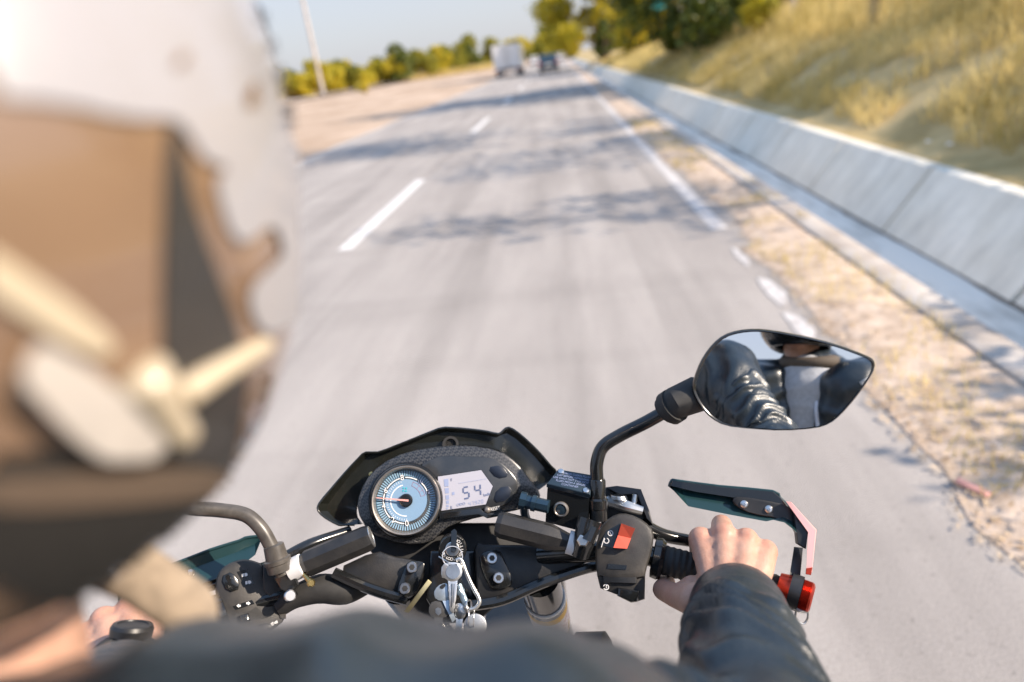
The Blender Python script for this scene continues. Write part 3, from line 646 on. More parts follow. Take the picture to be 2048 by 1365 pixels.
mid = [a.lerp(b, .22)-D.n*.007 for a, b in zip(r0, r3)]
midb = [a-D.n*.004 for a in mid]
mb = MB(); mb.loft([r3, mid, r0, rb, midb, r3b])
mb.tube(r0, .0013, 8, n=2)
mb.build('windscreen', M_['smoke'], moto, sharp=25)
mb = MB()
for q in ((745, 953), (738, 948)): mb.lathe(D.at(*q, -.026), D.n, [(0, .003), (.004, .003), (.005, .001)], 14)
mb.build('screen_bolt', M_['brass'], moto)
MB().lathe(D.at(901, 886, -.03), D.n, [(0, .010), (.004, .010), (.004, .007), (.0, .006)], 20).build('screen_mount', M_['rubber'], moto)
# headlamp shell under and ahead of the dash
mb = MB(); fw = Vector((0, 1, -.25)).normalized()
ring0 = [D.at(x, y, -.04) for x, y in hout]; cc = sum(ring0, Vector())/len(ring0)
mb.loft([ring0, [cc+(p-cc)*.95+fw*.05 for p in ring0], [cc+(p-cc)*.75+fw*.13+Vector((0, 0, -.05)) for p in ring0], [cc+(p-cc)*.35+fw*.17+Vector((0, 0, -.08)) for p in ring0]], closed=True, cap=True)
mb.build('headlight_shell', M_['gloss'], moto, sharp=50)
# steering: yoke plates, ignition barrel
Y1 = Pl(905, 1145, .745)
pl_l = chaikin([(664, 1142), (752, 1100), (782, 1112), (820, 1118), (852, 1128), (845, 1160), (826, 1198), (800, 1196), (740, 1172)], 1)
pl_r = chaikin([(948, 1084), (975, 1090), (1086, 1090), (1150, 1118), (1190, 1125), (1175, 1150), (1120, 1156), (1010, 1196), (972, 1214), (955, 1200), (952, 1140)], 1)
yk = MB().slab(Y1, pl_l, -.024, 0, .004).slab(Y1, pl_r, -.024, 0, .004).build('top_yoke', M_['dusty'], moto)
MB().slab(Y1, [(700, 1060), (860, 1040), (1000, 1040), (1090, 1045), (1110, 1110), (1010, 1205), (965, 1245), (890, 1255), (830, 1228), (790, 1180)], -.10, -.045, .006).build('steering_head_filler', M_['rubber'], moto)  # oversized black slab added to darken the open gap below the dash
MB().slab(Y1, [(860, 1100), (950, 1100), (960, 1210), (935, 1250), (880, 1250), (850, 1200)], -.05, -.018, .004).build('stem_clamp', M_['gloss'], yk)
MB().slab(Y1, chaikin([(955, 1118), (968, 1102), (998, 1100), (1006, 1115), (1026, 1160), (1018, 1176), (990, 1180), (975, 1172)], 1), 0, .006, .002).build('clamp_plate', M_['gloss'], yk)
MB().slab(Y1, chaikin([(815, 1122), (845, 1122), (851, 1130), (838, 1175), (824, 1196), (800, 1194), (793, 1180)], 1), 0, .006, .002).build('clamp_plate', M_['gloss'], yk)
for q in ((825, 1135), (811, 1177), (983, 1117), (996, 1156)):
    o = Y1.at(*q, .006); bo = MB().lathe(o, Y1.n, [(0, .0060), (.0045, .0060), (.0055, .0053), (.0055, .0034)], 28).lathe(o+Y1.n*.0046, Y1.n, [(0, .0001), (.0011, .0033)], 6, 1).build('bolt', [M_['bolt'], M_['rubber']], yk, sharp=30)
mb = MB()
for rail in ([(940, 1212), (1005, 1200), (1080, 1168), (1160, 1140), (1215, 1128)], [(815, 1200), (770, 1188), (720, 1170), (668, 1146)]): mb.tube([Y1.at(x, y, .002) for x, y in rail], .006, 10)
mb.build('yoke_rim', M_['gloss'], moto)
IG = Pl(905, 1098, .735, 4, 0)
ig = MB().lathe(IG.O-IG.n*.05, IG.n, [(0, .0155), (.052, .0155), (.055, .0135), (.055, .0125)], 36).build('ignition_lock', M_['gloss'], moto)
MB().lathe(IG.O+IG.n*.005, IG.n, [(0, .0078), (.0012, .0078), (.0018, .007)], 28).build('lock_face', M_['steel'], ig)
def ringtext(s, a0, a1, r, size):
    n = len(s); ir, iu = IG.ax((880, 1098), (930, 1093))
    for i, ch in enumerate(s):
        a = D2R(a0+(a1-a0)*i/(n-1)); d = ir*math.cos(a)+iu*math.sin(a); tng = -ir*math.sin(a)+iu*math.cos(a)
        txt(ch, IG.O+IG.n*.0056+d*r, tng, -d, size, M_['mark'], ig)
ringtext('IGNITION', -58, 62, .0105, .0042); ringtext('LOCK', -128, -88, .0105, .0042); ringtext('OFF', 196, 216, .0105, .0036)
# forks
for sx in (-1, 1):
    x = BX+.005+sx*.082; a = Vector((x, .585, .985)); dr_ = Vector((0, .43, -.9)).normalized()
    fk = MB().tube([a+dr_*.035, a+dr_*.14], [.0235, .0235], 24, smooth=False).tube([a+dr_*.14, a+dr_*.75], [.024, .024], 24, smooth=False).build('fork_tube', M_['gloss'], moto, sharp=40)
    if sx > 0:
        def band(h0, h1, m, nm):
            MB().lathe(a+dr_*h0, dr_, [(0, .0252), (h1-h0, .0252)], 32).build(nm, m, fk)
        band(.095, .101, M_['tape'], 'sticker_band'); band(.1015, .110, M_['gloss'], 'sticker_band'); band(.1105, .126, mat('yellow_sticker', (.75, .42, .02), .4), 'sticker_band'); band(.1265, .18, mat('white_sticker', (.75, .68, .66), .4, col2=(.55, .3, .3), scale=140, ramp=(.5, .62)), 'sticker_band')
hose = MB().tube([P(1085, 1165, .80), P(1112, 1205, .83), P(1130, 1245, .86), P(1118, 1300, .9)], .006, 10).build('brake_hose', M_['brass'], moto)
MB().lathe(P(1180, 1300, .80), (1, -.2, .2), [(-.02, .012), (-.015, .02), (.02, .02), (.025, .012)], 24).build('horn', M_['dusty'], moto)
# handlebar octagonal sleeves
for pts_, nm in (([(604, 1132, .725), (742, 1074, .735)], 'L'), ([(994, 1048, .735), (1138, 1084, .72)], 'R')):
    p, q = P(*pts_[0]), P(*pts_[1]); ax = (q-p).normalized()
    if nm == 'L': MBx = MB().lathe(p, ax, [(0, .010), (.006, .0145), ((q-p).length-.006, .0145), ((q-p).length, .0128)], 8)
    else: MBx = MB().lathe(p, ax, [(0, .0115), (.006, .0145), ((q-p).length-.022, .0145), ((q-p).length, .0085)], 8)
    sv = MBx.build('bar_sleeve', M_['dusty'], moto, sharp=15)
    if nm == 'L': MB().lathe(q, ax, [(0, .0118), (.0008, .0118), (.001, .0095), (.0004, .009)], 28).build('end_cap', M_['alu'], sv)
MB().lathe(P(1136, 1084, .718), (P(1165, 1093, .716)-P(1136, 1084, .718)), [(0, .0125), (.0145, .0125)], 28).build('tape_ring', M_['tape'], moto)
MB().lathe(P(582, 1142, .722), (P(610, 1128, .722)-P(582, 1142, .722)), [(0, .0125), (.014, .0125)], 28).build('tape_ring', M_['tape'], moto)
GR0, GR1 = P(1290, 1110, .735), P(1592, 1192, .695)         # right grip axis
XM = -.1845
def mirx(p): return Vector((2*XM-p.x, p.y-.012, p.z+.008))
MB().tube([P(1080, 1110, .765), P(1160, 1105, .748), GR0, GR1], .0111, 16, n=4).build('handlebar', M_['gloss'], moto)
MB().tube([P(745, 1165, .765), P(650, 1185, .75), P(560, 1195, .74), P(430, 1235, .72), P(240, 1325, .67)], .0111, 16, n=4).build('handlebar', M_['gloss'], moto)
MB().tube([P(740, 1160, .76), P(690, 1180, .745), P(640, 1178, .74), P(590, 1195, .735), P(560, 1215, .735)], [.013, .016, .016, .012, .010], 14).build('wiring_sleeve', M_['rubber'], moto)
def grip(a, b):
    ax = (b-a).normalized(); L = (b-a).length; pr = []
    for i in range(41):
        h = L*i/40; pr.append((h, .0155+(.0006 if i % 2 else -.0004)))
    MB().lathe(a, ax, pr, 28).build('grip', M_['rubber'], moto, sharp=20)
    MB().lathe(a-ax*.004, ax, [(0, .018), (.001, .0215), (.008, .0225), (.012, .020), (.013, .016)], 36).build('grip_flange', M_['gloss'], moto)
gax = (GR1-GR0).normalized()
grip(GR0+gax*.012, GR1-gax*.012)
# right switch housing
SR = Pl(1250, 1105, .715, 0, 0)
hr = chaikin([(1190, 1100), (1196, 1070), (1206, 1045), (1232, 1027), (1258, 1027), (1290, 1042), (1309, 1064), (1305, 1100), (1292, 1142), (1290, 1160), (1196, 1160), (1190, 1130)], 1)
sw = MB().slab(SR, hr, -.038, 0, .006).slab(SR, [(1193, 1150), (1291, 1150), (1290, 1200), (1272, 1206), (1200, 1178)], -.036, -.006, .004).build('switch_housing', M_['housing'], moto, sharp=40)
ks = [(1243, 1048), (1270, 1058), (1254, 1098), (1227, 1096)]
mb = MB(); mb.prism([SR.at(1243, 1048, .010), SR.at(1270, 1058, .010), SR.at(1262, 1077, .004), SR.at(1236, 1071, .004)], [SR.at(x, y, -.002) for x, y in ((1243, 1048), (1270, 1058), (1262, 1077), (1236, 1071))])
mb.prism([SR.at(1236, 1071.2, .004), SR.at(1262, 1077.2, .004), SR.at(1254, 1098, .008), SR.at(1227, 1096, .008)], [SR.at(x, y, -.002) for x, y in ((1236, 1071.2), (1262, 1077.2), (1254, 1098), (1227, 1096))])
mb.build('kill_switch', M_['redp'], sw, sharp=0)
MB().slab(SR, [(1213, 1062), (1240, 1047), (1226, 1097), (1200, 1090)], -.001, .0006).build('switch_panel', M_['gloss'], sw)
def ringmark(pl, x, y, r, m, par, a0=0, a1=360, h=.0012, nm='icon'):
    mb = MB(); o = pl.at(x, y, h)
    ex, ey = pl.ax((x, y), (x+10, y-1)); n = 18
    for i in range(n):
        q = [];
        for a, rr in ((i, r), (i, r*.72), (i+1, r*.72), (i+1, r)):
            t = D2R(a0+(a1-a0)*a/n); q.append(o+ex*math.cos(t)*rr+ey*math.sin(t)*rr)
        mb.prism(q, [p-pl.n*.0005 for p in q])
    return mb.build(nm, m, par, sharp=0)
ringmark(SR, 1221, 1067, .0030, M_['mark'], sw); ringmark(SR, 1213, 1082, .0030, M_['mark'], sw, 120, 430)
for q in ([(1217.5, 1063), (1219, 1062), (1224.5, 1071), (1223, 1072)], [(1202, 1095), (1208, 1076), (1209.5, 1076.5), (1203.5, 1095.5)]): MB().slab(SR, q, .0005, .0011).build('switch_marking', M_['mark'], sw, sharp=0)
MB().slab(SR, [(1216, 1128), (1254, 1131), (1252, 1140), (1214, 1138)], -.003, .0008).build('housing_slot', M_['gloss'], sw)
MB().slab(SR, [(1205, 1146), (1274, 1148), (1274, 1168), (1206, 1166)], -.01, -.0015, .002).build('housing_step', M_['blk'], sw)
MB().slab(SR, [(1236, 1176), (1279, 1182), (1276, 1204), (1262, 1206), (1234, 1192)], -.01, .002, .003).build('starter_button', M_['gloss'], sw)
ringmark(SR, 1212, 1175, .0031, M_['mark'], sw, 200, 520, -.0045)
mb = MB(); mb.slab(SR, [(1211.5, 1171), (1214, 1171), (1212.5, 1175), (1214, 1175), (1211, 1180), (1211.8, 1176)], -.0055, -.0045); mb.build('icon', M_['mark'], sw, sharp=0)
# right master cylinder and reservoir
RS = Pl(1140, 965, .728, -38, 4)
top = [(1117, 941), (1186, 953), (1179, 991), (1095, 970)]
RF = Pl(1135, 1010, .715)
tp_ = [RS.at(x, y) for x, y in top]
dn = (RF.at(1133, 1040)-RF.at(1135, 975)).normalized()*.042-ZC*.012
rsv = MB().prism([p-RS.n*.003 for p in tp_], [p+dn for p in tp_], 0, .002).build('brake_reservoir', M_['gloss'], moto)
cen = sum(tp_, Vector())/4
MB().prism([cen+(p-cen)*1.04+RS.n*.002 for p in tp_], [cen+(p-cen)*1.04-RS.n*.004 for p in tp_], 0, .002).build('reservoir_lid', mat('lid_navy', (.02, .035, .05), .35), rsv)
rxx = (tp_[1]-tp_[0]).normalized(); ryy = RS.n.cross(rxx)
for k, t in enumerate(['WARNING CLEAN FILLER', 'CAP BEFORE REMOVING', 'USE ONLY DOT 3 OR DOT 4', 'FLUID FROM A SEALED', 'CONTAINER']):
    txt(t, cen+RS.n*.0023+ryy*(.0075-.0038*k)-rxx*(.0005*k-.001), rxx, ryy, .0036, M_['inkf'], rsv, th=.0001, sx=.9)
for q in ((1122, 946), (1172, 984)):
    MB().lathe(RS.at(*q, .002), RS.n, [(0, .0034), (.0012, .0032), (.0018, .0015)], 18).build('screw', M_['bolt'], rsv)
fn = (tp_[2]-tp_[3]).normalized().cross(dn.normalized()); fn = fn if fn.dot(C-cen) > 0 else -fn
fc = (tp_[2]+tp_[3])/2+dn*.55-(tp_[2]-tp_[3])*.14+fn*.0005
mb = MB().lathe(fc, fn, [(0, .0085), (.002, .0082), (.003, .0066), (.0022, .0058), (.0015, .0056)], 28); mb.build('sight_glass', M_['ring'], rsv)
MB().lathe(fc+fn*.0012, fn, [(0, .0057), (.0012, .005), (.0018, .001)], 24).build('sight_window', M_['glassd'], rsv)
mb = MB().tube([P(1046, 1002, .735), P(1098, 1014, .725)], [.0075, .0072], 8, smooth=False).tube([P(1040, 1000, .736), P(1052, 1003, .735)], [.0095, .0095], 8, smooth=False).tube([P(1064, 1006, .731), P(1072, 1008, .730)], [.0088, .0088], 12, smooth=False)
mb.tube([P(1050, 1002, .742), P(1050, 1030, .76), P(1070, 1080, .78), P(1080, 1150, .80)], .005, 8)
mb.build('hose_union', mat('union_navy', (.03, .06, .09), .3, .5), moto, sharp=30)
MB().tube([P(1180, 1040, .712), P(1170, 1075, .708), P(1160, 1110, .712)], [.014, .012, .010], 12).tube([P(1186, 1055, .705), P(1174, 1083, .70)], [.008, .008], 10).build('clamp', M_['gloss'], moto)
MB().lathe(P(1166, 1082, .700), (C-P(1166, 1082, .7)), [(0, .0065), (.004, .0065), (.005, .005)], 6).build('clamp_bolt', M_['steel'], moto, sharp=20)
# throttle / lever perch
PE = Pl(1255, 1010, .745)
pe = MB().slab(PE, [(1205, 974), (1240, 975), (1281, 979), (1292, 1004), (1308, 1052), (1290, 1075), (1240, 1060), (1200, 1060)], -.035, -.012, .003).build('lever_perch', M_['dusty'], moto)
MB().slab(PE, [(1212, 975), (1234, 972), (1282, 979), (1298, 1020), (1306, 1050), (1296, 1040), (1276, 985), (1238, 988)], -.012, .004, .002).build('perch_cover', M_['blk'], pe)
mb = MB()
for k in range(4): mb.torus(PE.at(1238+.6*k, 992+1.8*k, .002), YC, .0078, .0010, 24, 6)
mb.build('return_spring', M_['alu'], pe)
mb = MB().tube([PE.at(1270, 990, .002), PE.at(1267, 1012, .004)], .003, 10, smooth=False).tube([PE.at(1215, 1002, -.004), PE.at(1250, 1012, .003), PE.at(1285, 1022, .002)], [.006, .007, .005], 10)
mb.build('cable_end', M_['alu'], pe)
# brake lever
MB().tube([P(1285, 1052, .745), P(1330, 1072, .752), P(1400, 1085, .758), P(1470, 1093, .758), P(1520, 1098, .752)], [.0085, .0075, .0065, .006, .006], 14, flat=1.0).capsule(P(1526, 1100, .748), P(1532, 1101, .747), .0095, .0095, 18, 6).build('brake_lever', M_['gloss'], moto)
# mirrors: stem is the part, shell and glass its sub-parts
def curve_stem(pts, r): return MB().tube(pts, r, 18, n=8)
ms = curve_stem([P(1196, 1005, .722), P(1194, 960, .722), P(1194, 925, .722), P(1206, 894, .722), P(1240, 871, .720), P(1290, 846, .715), P(1340, 818, .71)], .0072)
ms.lathe(P(1197, 1040, .722), P(1195, 960, .722)-P(1197, 1040, .722), [(0, .0095), (.012, .0095), (.013, .0105), (.022, .0105), (.024, .0088), (.042, .0088), (.044, .0078)], 24)
mst = ms.build('mirror', M_['gloss'], moto, sharp=35)
M_['mirror'] = mat('mirror_glass', (.86, .88, .90), .015, 1.0)
MC = P(1570, 762, .655); TGT = Vector((.055, .02, 1.243))
mn = ((C-MC).normalized()+(TGT-MC).normalized()).normalized()
class MP(Pl):
    def __init__(s): s.O = MC; s.n = mn; s.s = .655/F
mp = MP()
mo = chaikin([(1475, 661), (1510, 658), (1545, 661), (1605, 672), (1668, 687), (1735, 712), (1749, 720), (1751, 734), (1740, 757), (1712, 796), (1682, 830), (1660, 848), (1632, 857), (1565, 862), (1500, 858), (1448, 852), (1420, 836), (1398, 812), (1385, 788), (1382, 774), (1393, 738), (1406, 712), (1424, 688), (1446, 670)], 1)
mcx, mcy = 1570, 762
def sc_(f): return [(mcx+(x-mcx)*f, mcy+(y-mcy)*f) for x, y in mo]
rings = [[mp.at(x, y, h) for x, y in sc_(f)] for f, h in ((.945, .0005), (.955, .003), (.975, .0042), (.99, .003), (1.0, -.002), (.99, -.010), (.92, -.020), (.7, -.030), (.3, -.034))]
sh = MB().loft(rings, closed=True, cap=True).build('mirror_shell', M_['gloss'], mst, sharp=50)
RM = 1.8; rings = []
for k in range(15):
    f = .955*k/14+.0001; rings.append([(lambda p: p-mn*((p-MC).length_squared/(2*RM)))(mp.at(x, y, .0045)) for x, y in sc_(f)])
MB().loft(rings, closed=True).build('mirror_glass', M_['mirror'], mst, sharp=180)
nk = MB().tube([P(1332, 822, .71), P(1352, 806, .70), P(1396, 788, .705)], [.0155, .017, .019], 20, smooth=False).tube([P(1338, 818, .708), P(1350, 810, .702)], [.0185, .0185], 20, smooth=False)
nk.build('mirror_neck', M_['rubber'], mst, sharp=40)
# hand guards
GRD = Pl(1465, 1005, .735, 0, 8)
def hguard():
    o = MB()
    up_ = [(1339, 974), (1344, 961), (1357, 962), (1440, 973), (1547, 983), (1562, 996), (1586, 1024), (1590, 1042), (1586, 1063)]
    lo_ = [(1340, 976), (1348, 983), (1376, 1013), (1450, 1028), (1531, 1043), (1545, 1040), (1566, 1045), (1578, 1056), (1585, 1064)]
    hh = [0, 0, 0, 0, .0, .0, .006, .012, .016]
    A = [GRD.at(x, y, h-.006) for (x, y), h in zip(up_, hh)]
    B = [GRD.at(x, y, h+.004) for (x, y), h in zip(lo_, hh)]
    Mm = [a.lerp(b, .35)-GRD.n*.006 for a, b in zip(A, B)]
    o.loft([A, Mm, B, [p-GRD.n*.003 for p in B], [p-GRD.n*.004 for p in Mm], [p-GRD.n*.004 for p in A]], closed=False)
    o.tube(A, .0018, 8, n=2)
    return o
hg = hguard().build('hand_guard', M_['guard'], moto, sharp=30)
MB().slab(GRD, [(1341, 972), (1345, 962), (1357, 963), (1440, 974), (1547, 984), (1563, 997), (1582, 1020), (1560, 1012), (1480, 998), (1440, 992), (1390, 984)], -.0075, .0005, .001).build('guard_rim', M_['gloss'], hg, sharp=20)
ar = MB().slab(GRD, chaikin([(1462, 998), (1478, 992), (1560, 1006), (1585, 1018), (1592, 1034), (1588, 1060), (1560, 1038), (1500, 1028), (1470, 1012)], 1), -.003, .004, .0015)
ar.prism([GRD.at(1584, 1018, .007), GRD.at(1611, 1060, .014), GRD.at(1604, 1096, .018), GRD.at(1588, 1086, .017)], [GRD.at(1584, 1018, -.002), GRD.at(1611, 1060, .004), GRD.at(1604, 1096, .008), GRD.at(1588, 1086, .006)], 0, .0015)
ar.prism([P(1588, 1094, .712), P(1606, 1096, .712), P(1600, 1160, .685), P(1578, 1158, .685)], [P(1588, 1094, .722), P(1606, 1096, .722), P(1600, 1160, .695), P(1578, 1158, .695)], 0, .001)
ar.build('guard_arm', M_['blk'], hg, sharp=30)
for q in ((1487, 1009), (1536, 1019)): MB().lathe(GRD.at(*q, .004), GRD.n, [(0, .0042), (.001, .0042), (.0024, .003), (.0028, .0012), (.0016, .0008)], 20).build('screw', M_['bolt'], hg)
MB().prism([P(1572, 1003, .715), P(1582, 1004, .713), P(1633, 1060, .700), P(1624, 1146, .678), P(1613, 1148, .678), P(1618, 1064, .70)], [P(1572, 1003, .722), P(1582, 1004, .720), P(1633, 1060, .708), P(1624, 1146, .686), P(1613, 1148, .686), P(1618, 1064, .708)], 0, .0012).build('guard_trim', M_['pink'], hg, sharp=30)
MB().prism([P(1612, 1137, .677), P(1625, 1135, .677), P(1622, 1151, .676), P(1611, 1149, .676)], [P(1612, 1137, .69), P(1625, 1135, .69), P(1622, 1151, .69), P(1611, 1149, .69)], 0, .001).build('trim_tip', M_['red_an'], hg, sharp=0)
# bar end weight, red with a dark clamp
be = MB(); b0, b1 = P(1556, 1172, .69), P(1622, 1197, .675); bax = (b1-b0).normalized(); BL = (b1-b0).length
MB().lathe(b0, bax, [(0, .0135), (.012, .0155), (BL*.35, .0155)], 28).build('bar_end', M_['red_an'], moto)
MB().lathe(b0+bax*BL*.35, bax, [(0, .0178), (BL*.34, .0178)], 32).build('bar_end_clamp', M_['blk'], moto)
pr = [(0, .0150)]
for k in range(9): pr += [(BL*.02+BL*.27*k/9, .0160), (BL*.02+BL*.27*(k+.5)/9, .0152)]
MB().lathe(b0+bax*BL*.69, bax, pr+[(BL*.31, .0150), (BL*.36, .012)], 28).build('bar_end_knob', M_['red_an'], moto, sharp=20)
MB().tube([P(1588, 1216, .672), P(1600, 1222, .670), P(1614, 1222, .670)], .0022, 8).tube([P(1592, 1222, .671), P(1592, 1238, .672), P(1606, 1248, .672), P(1615, 1238, .672), P(1616, 1222, .671)], .0012, 8).build('clip_wire', M_['alu'], moto)
# ---- left side
SL = Pl(500, 1190, .725, 0, 0)
hl = chaikin([(431, 1158), (440, 1140), (455, 1128), (478, 1119), (500, 1119), (526, 1128), (538, 1160), (552, 1186), (571, 1214), (572, 1240), (545, 1262), (500, 1284), (478, 1282), (452, 1252), (430, 1195)], 1)
swl = MB().slab(SL, hl, -.038, 0, .006).build('switch_housing', M_['housing'], moto, sharp=40)
mb = MB().slab(SL, [(526, 1130), (544, 1132), (572, 1206), (572, 1238), (562, 1238), (540, 1196), (526, 1180)], -.036, .002, .002); mb.build('housing_flank', M_['housing'], swl, sharp=30)
MB().slab(SL, chaikin([(441, 1154), (466, 1142), (484, 1176), (456, 1187)], 1), -.004, .0030, .0015).build('dip_switch', M_['gloss'], swl)
MB().slab(SL, [(474, 1144), (494, 1139), (509, 1168), (490, 1173)], -.002, .0007).build('icon_panel', M_['gloss'], swl)
MB().slab(SL, [(466, 1213), (504, 1200), (509, 1208), (472, 1220)], -.002, .0007).build('icon_panel', M_['gloss'], swl)
for (x, y) in ((490, 1150), (497, 1165)):
    mb = MB().slab(SL, [(x-1, y-3.2), (x+3, y-3.6), (x+5.2, y-1.8), (x+5.4, y+1), (x+3, y+3), (x-.6, y+3.2)], .0006, .0014); mb.slab(SL, [(x-6.5, y-1.6), (x-2, y-2.6), (x-1.8, y+3.6), (x-6, y+4.6)], .0006, .0014); mb.build('lamp_icon', M_['mark'], swl, sharp=0)
for (x, y, s) in ((478, 1212, -1), (496, 1207, 1)):
    MB().slab(SL, [(x+s*5, y), (x, y-4), (x, y-1.8), (x-s*3.5, y-1.8), (x-s*3.5, y+1.8), (x, y+1.8), (x, y+4)], .0006, .0014).build('arrow_icon', M_['mark'], swl, sharp=0)
mb = MB().slab(SL, [(541, 1247), (546, 1243.5), (548, 1250), (543, 1252.5)], .0012, .0022); mb.slab(SL, [(547, 1245.5), (554, 1240.5), (556, 1246), (549, 1249)], .0012, .0022); mb.build('horn_icon', M_['mark'], swl, sharp=0)
mb = MB().slab(SL, [(456, 1238), (480, 1226), (500, 1222), (512, 1214), (536, 1236), (512, 1240), (500, 1246), (470, 1258), (458, 1252)], -.012, .0002); mb.build('switch_recess', M_['rubber'], swl)
MB().slab(SL, [(478, 1232), (497, 1226), (503, 1240), (482, 1246)], -.01, .007, .003).build('indicator_switch', M_['gloss'], swl)
MB().slab(SL, chaikin([(486, 1266), (512, 1250), (540, 1246), (548, 1258), (524, 1272), (498, 1282)], 1), -.006, .004, .002).build('horn_button', M_['blk'], swl)
gl0, gl1 = P(446, 1228, .722), P(236, 1328, .672)
grip(gl0, gl1)
MB().lathe(gl1, (gl1-gl0), [(-.005, .0165), (.014, .0165), (.016, .014), (.03, .014)], 28).build('bar_end', M_['red_an'], moto)
st = curve_stem([P(566, 1150, .715), P(553, 1120, .715), P(540, 1088, .715), P(520, 1055, .715), P(490, 1030, .715), P(440, 1021, .71), P(380, 1016, .70), P(330, 1000, .69)], .0076)
st.lathe(P(560, 1142, .714), P(552, 1110, .714)-P(560, 1142, .714), [(0, .0125), (.008, .0125), (.009, .0138), (.013, .0138), (.014, .0115), (.028, .0105), (.029, .0085)], 24)
sto = st.build('mirror', mat('stem_dusty', (.05, .045, .04), .35, col2=(.10, .09, .08), scale=60), moto, sharp=35)
MLc = P(215, 955, .66)
lring = [[MLc+(XC*(x-mcx)*-.00042+YC*(mcy-y)*.00042)*f+ZC*h for x, y in mo] for f, h in ((.3, -.03), (.75, -.028), (.95, -.015), (1, -.002), (.98, .003), (.95, .001))]
MB().loft(lring, closed=True, cap=True).build('mirror_shell', M_['gloss'], sto, sharp=50)
MB().loft([[MLc+(XC*(x-mcx)*-.00042+YC*(mcy-y)*.00042)*f+ZC*.0022 for x, y in mo] for f in (.01, .5, .95)], closed=True).build('mirror_glass', M_['mirror'], sto, sharp=180)
cl = MB().prism([P(x, y, .712) for x, y in ((546, 1155), (585, 1138), (600, 1170), (580, 1190), (560, 1180))], [P(x, y, .745) for x, y in ((546, 1155), (585, 1138), (600, 1170), (580, 1190), (560, 1180))], 0, .003)
cl.build('clamp', M_['gloss'], moto, sharp=30)
MB().lathe(P(580, 1192, .708), C-P(580, 1192, .708)+XC*.1, [(-.006, .0062), (.002, .0062), (.003, .005), (.003, .0012)], 24).build('clamp_bolt', M_['bolt'], moto)
MB().tube([P(606, 1148, .715), P(622, 1165, .708)], [.002, .0035], 8, smooth=False).lathe(P(622, 1166, .707), (.3, -.5, .4), [(-.003, .003), (.003, .0045), (.005, .003)], 8).build('cable_nipple', M_['brass'], moto)
MB().tube([P(560, 1120, .745), P(620, 1090, .76), P(700, 1062, .79)], [.006, .007, .006], 12).build('clutch_cable', M_['gloss'], moto)
MB().tube([P(555, 1130, .74), P(490, 1150, .765), P(400, 1180, .76), P(300, 1235, .735)], [.008, .0075, .0065, .006], 14).build('clutch_lever', M_['gloss'], moto)
# left guard: top edge, inner face
GL = Pl(430, 1115, .765, 0, 0)
A = [GL.at(x, y, -.004) for x, y in ((230, 1168), (330, 1135), (420, 1100), (478, 1082), (490, 1076), (512, 1073), (522, 1074))]
B = [GL.at(x, y, .006) for x, y in ((240, 1230), (340, 1190), (425, 1160), (470, 1138), (490, 1126), (510, 1110), (522, 1080))]
Mm = [a.lerp(b, .4)-GL.n*.006 for a, b in zip(A, B)]
hgl = MB().loft([A, Mm, B, [p-GL.n*.004 for p in B], [p-GL.n*.004 for p in Mm], [p-GL.n*.004 for p in A]]).tube(A, .0018, 8, n=2).build('hand_guard', M_['guard'], moto, sharp=30)
MB().tube([GL.at(378, 1150, .004), GL.at(300, 1180, .006), GL.at(240, 1240, .03), P(232, 1320, .69)], .006, 8).build('guard_arm', M_['blk'], hgl)
for q in ((381, 1147), (362, 1156)): MB().lathe(GL.at(*q, .006), GL.n, [(0, .0045), (.001, .0042), (.003, .002)], 18).build('screw', M_['bolt'], hgl)
# ---- the rest of the machine, below and ahead
wx = BX+.005; wc = Vector((wx, 1.02, .30))
wh = MB().torus(wc, (1, 0, 0), .245, .055, 56, 16).build('front_wheel', M_['tyre'], moto, sharp=180)
rm = MB().torus(wc, (1, 0, 0), .19, .018, 40, 8).lathe(wc-Vector((.03, 0, 0)), (1, 0, 0), [(0, .04), (.06, .04)], 20)
for k in range(6):
    a = k*math.pi/3; rm.tube([wc+Vector((0, math.cos(a), math.sin(a)))*.03, wc+Vector((0, math.cos(a), math.sin(a)))*.18], .012, 8, smooth=False)
rm.build('rim', M_['blk'], wh)
MB().lathe(wc-Vector((.07, 0, 0)), (1, 0, 0), [(0, .13), (.004, .13)], 32).build('brake_disc', M_['steel'], wh)
fd = MB(); rr = []
for k in range(13):
    a = D2R(20+k*12); rr.append([wc+Vector((x, -math.cos(a)*-.312*1.0, math.sin(a)*.312))+Vector((0, 0, -abs(x)*.35)) for x in (-.07, -.04, 0, .04, .07)])
fd.loft(rr).loft([[p+Vector((0, 0, -.004)) for p in r] for r in rr]).build('front_fender', M_['gloss'], moto, sharp=60)
tk = [[Vector((BX+w_*math.cos(a), y, z+h_*math.sin(a))) for a in np.linspace(0, 2*math.pi, 25)[:-1]] for y, z, w_, h_ in ((-.06, .80, .10, .07), (0, .84, .13, .10), (.12, .87, .155, .13), (.26, .875, .165, .13), (.38, .86, .14, .12), (.46, .84, .08, .09))]
MB().loft(tk, closed=True, cap=True).build('fuel_tank', M_['gloss'], moto, sharp=50)
sa = [[Vector((BX+w_*math.cos(a), y, z+.05*math.sin(a))) for a in np.linspace(0, 2*math.pi, 21)[:-1]] for y, z, w_ in ((-.02, .80, .10), (-.2, .79, .14), (-.45, .80, .14), (-.50, .86, .13), (-.85, .90, .11), (-.95, .92, .06))]
MB().loft(sa, closed=True, cap=True).build('seat', M_['rubber'], moto, sharp=50)
MB().box((BX, .18, .48), .28, .5, .42, bev=.05).build('engine', M_['dusty'], moto, sharp=40)
rw = MB().torus((BX, -.5, .31), (1, 0, 0), .245, .065, 56, 16).build('rear_wheel', M_['tyre'], moto, sharp=180)
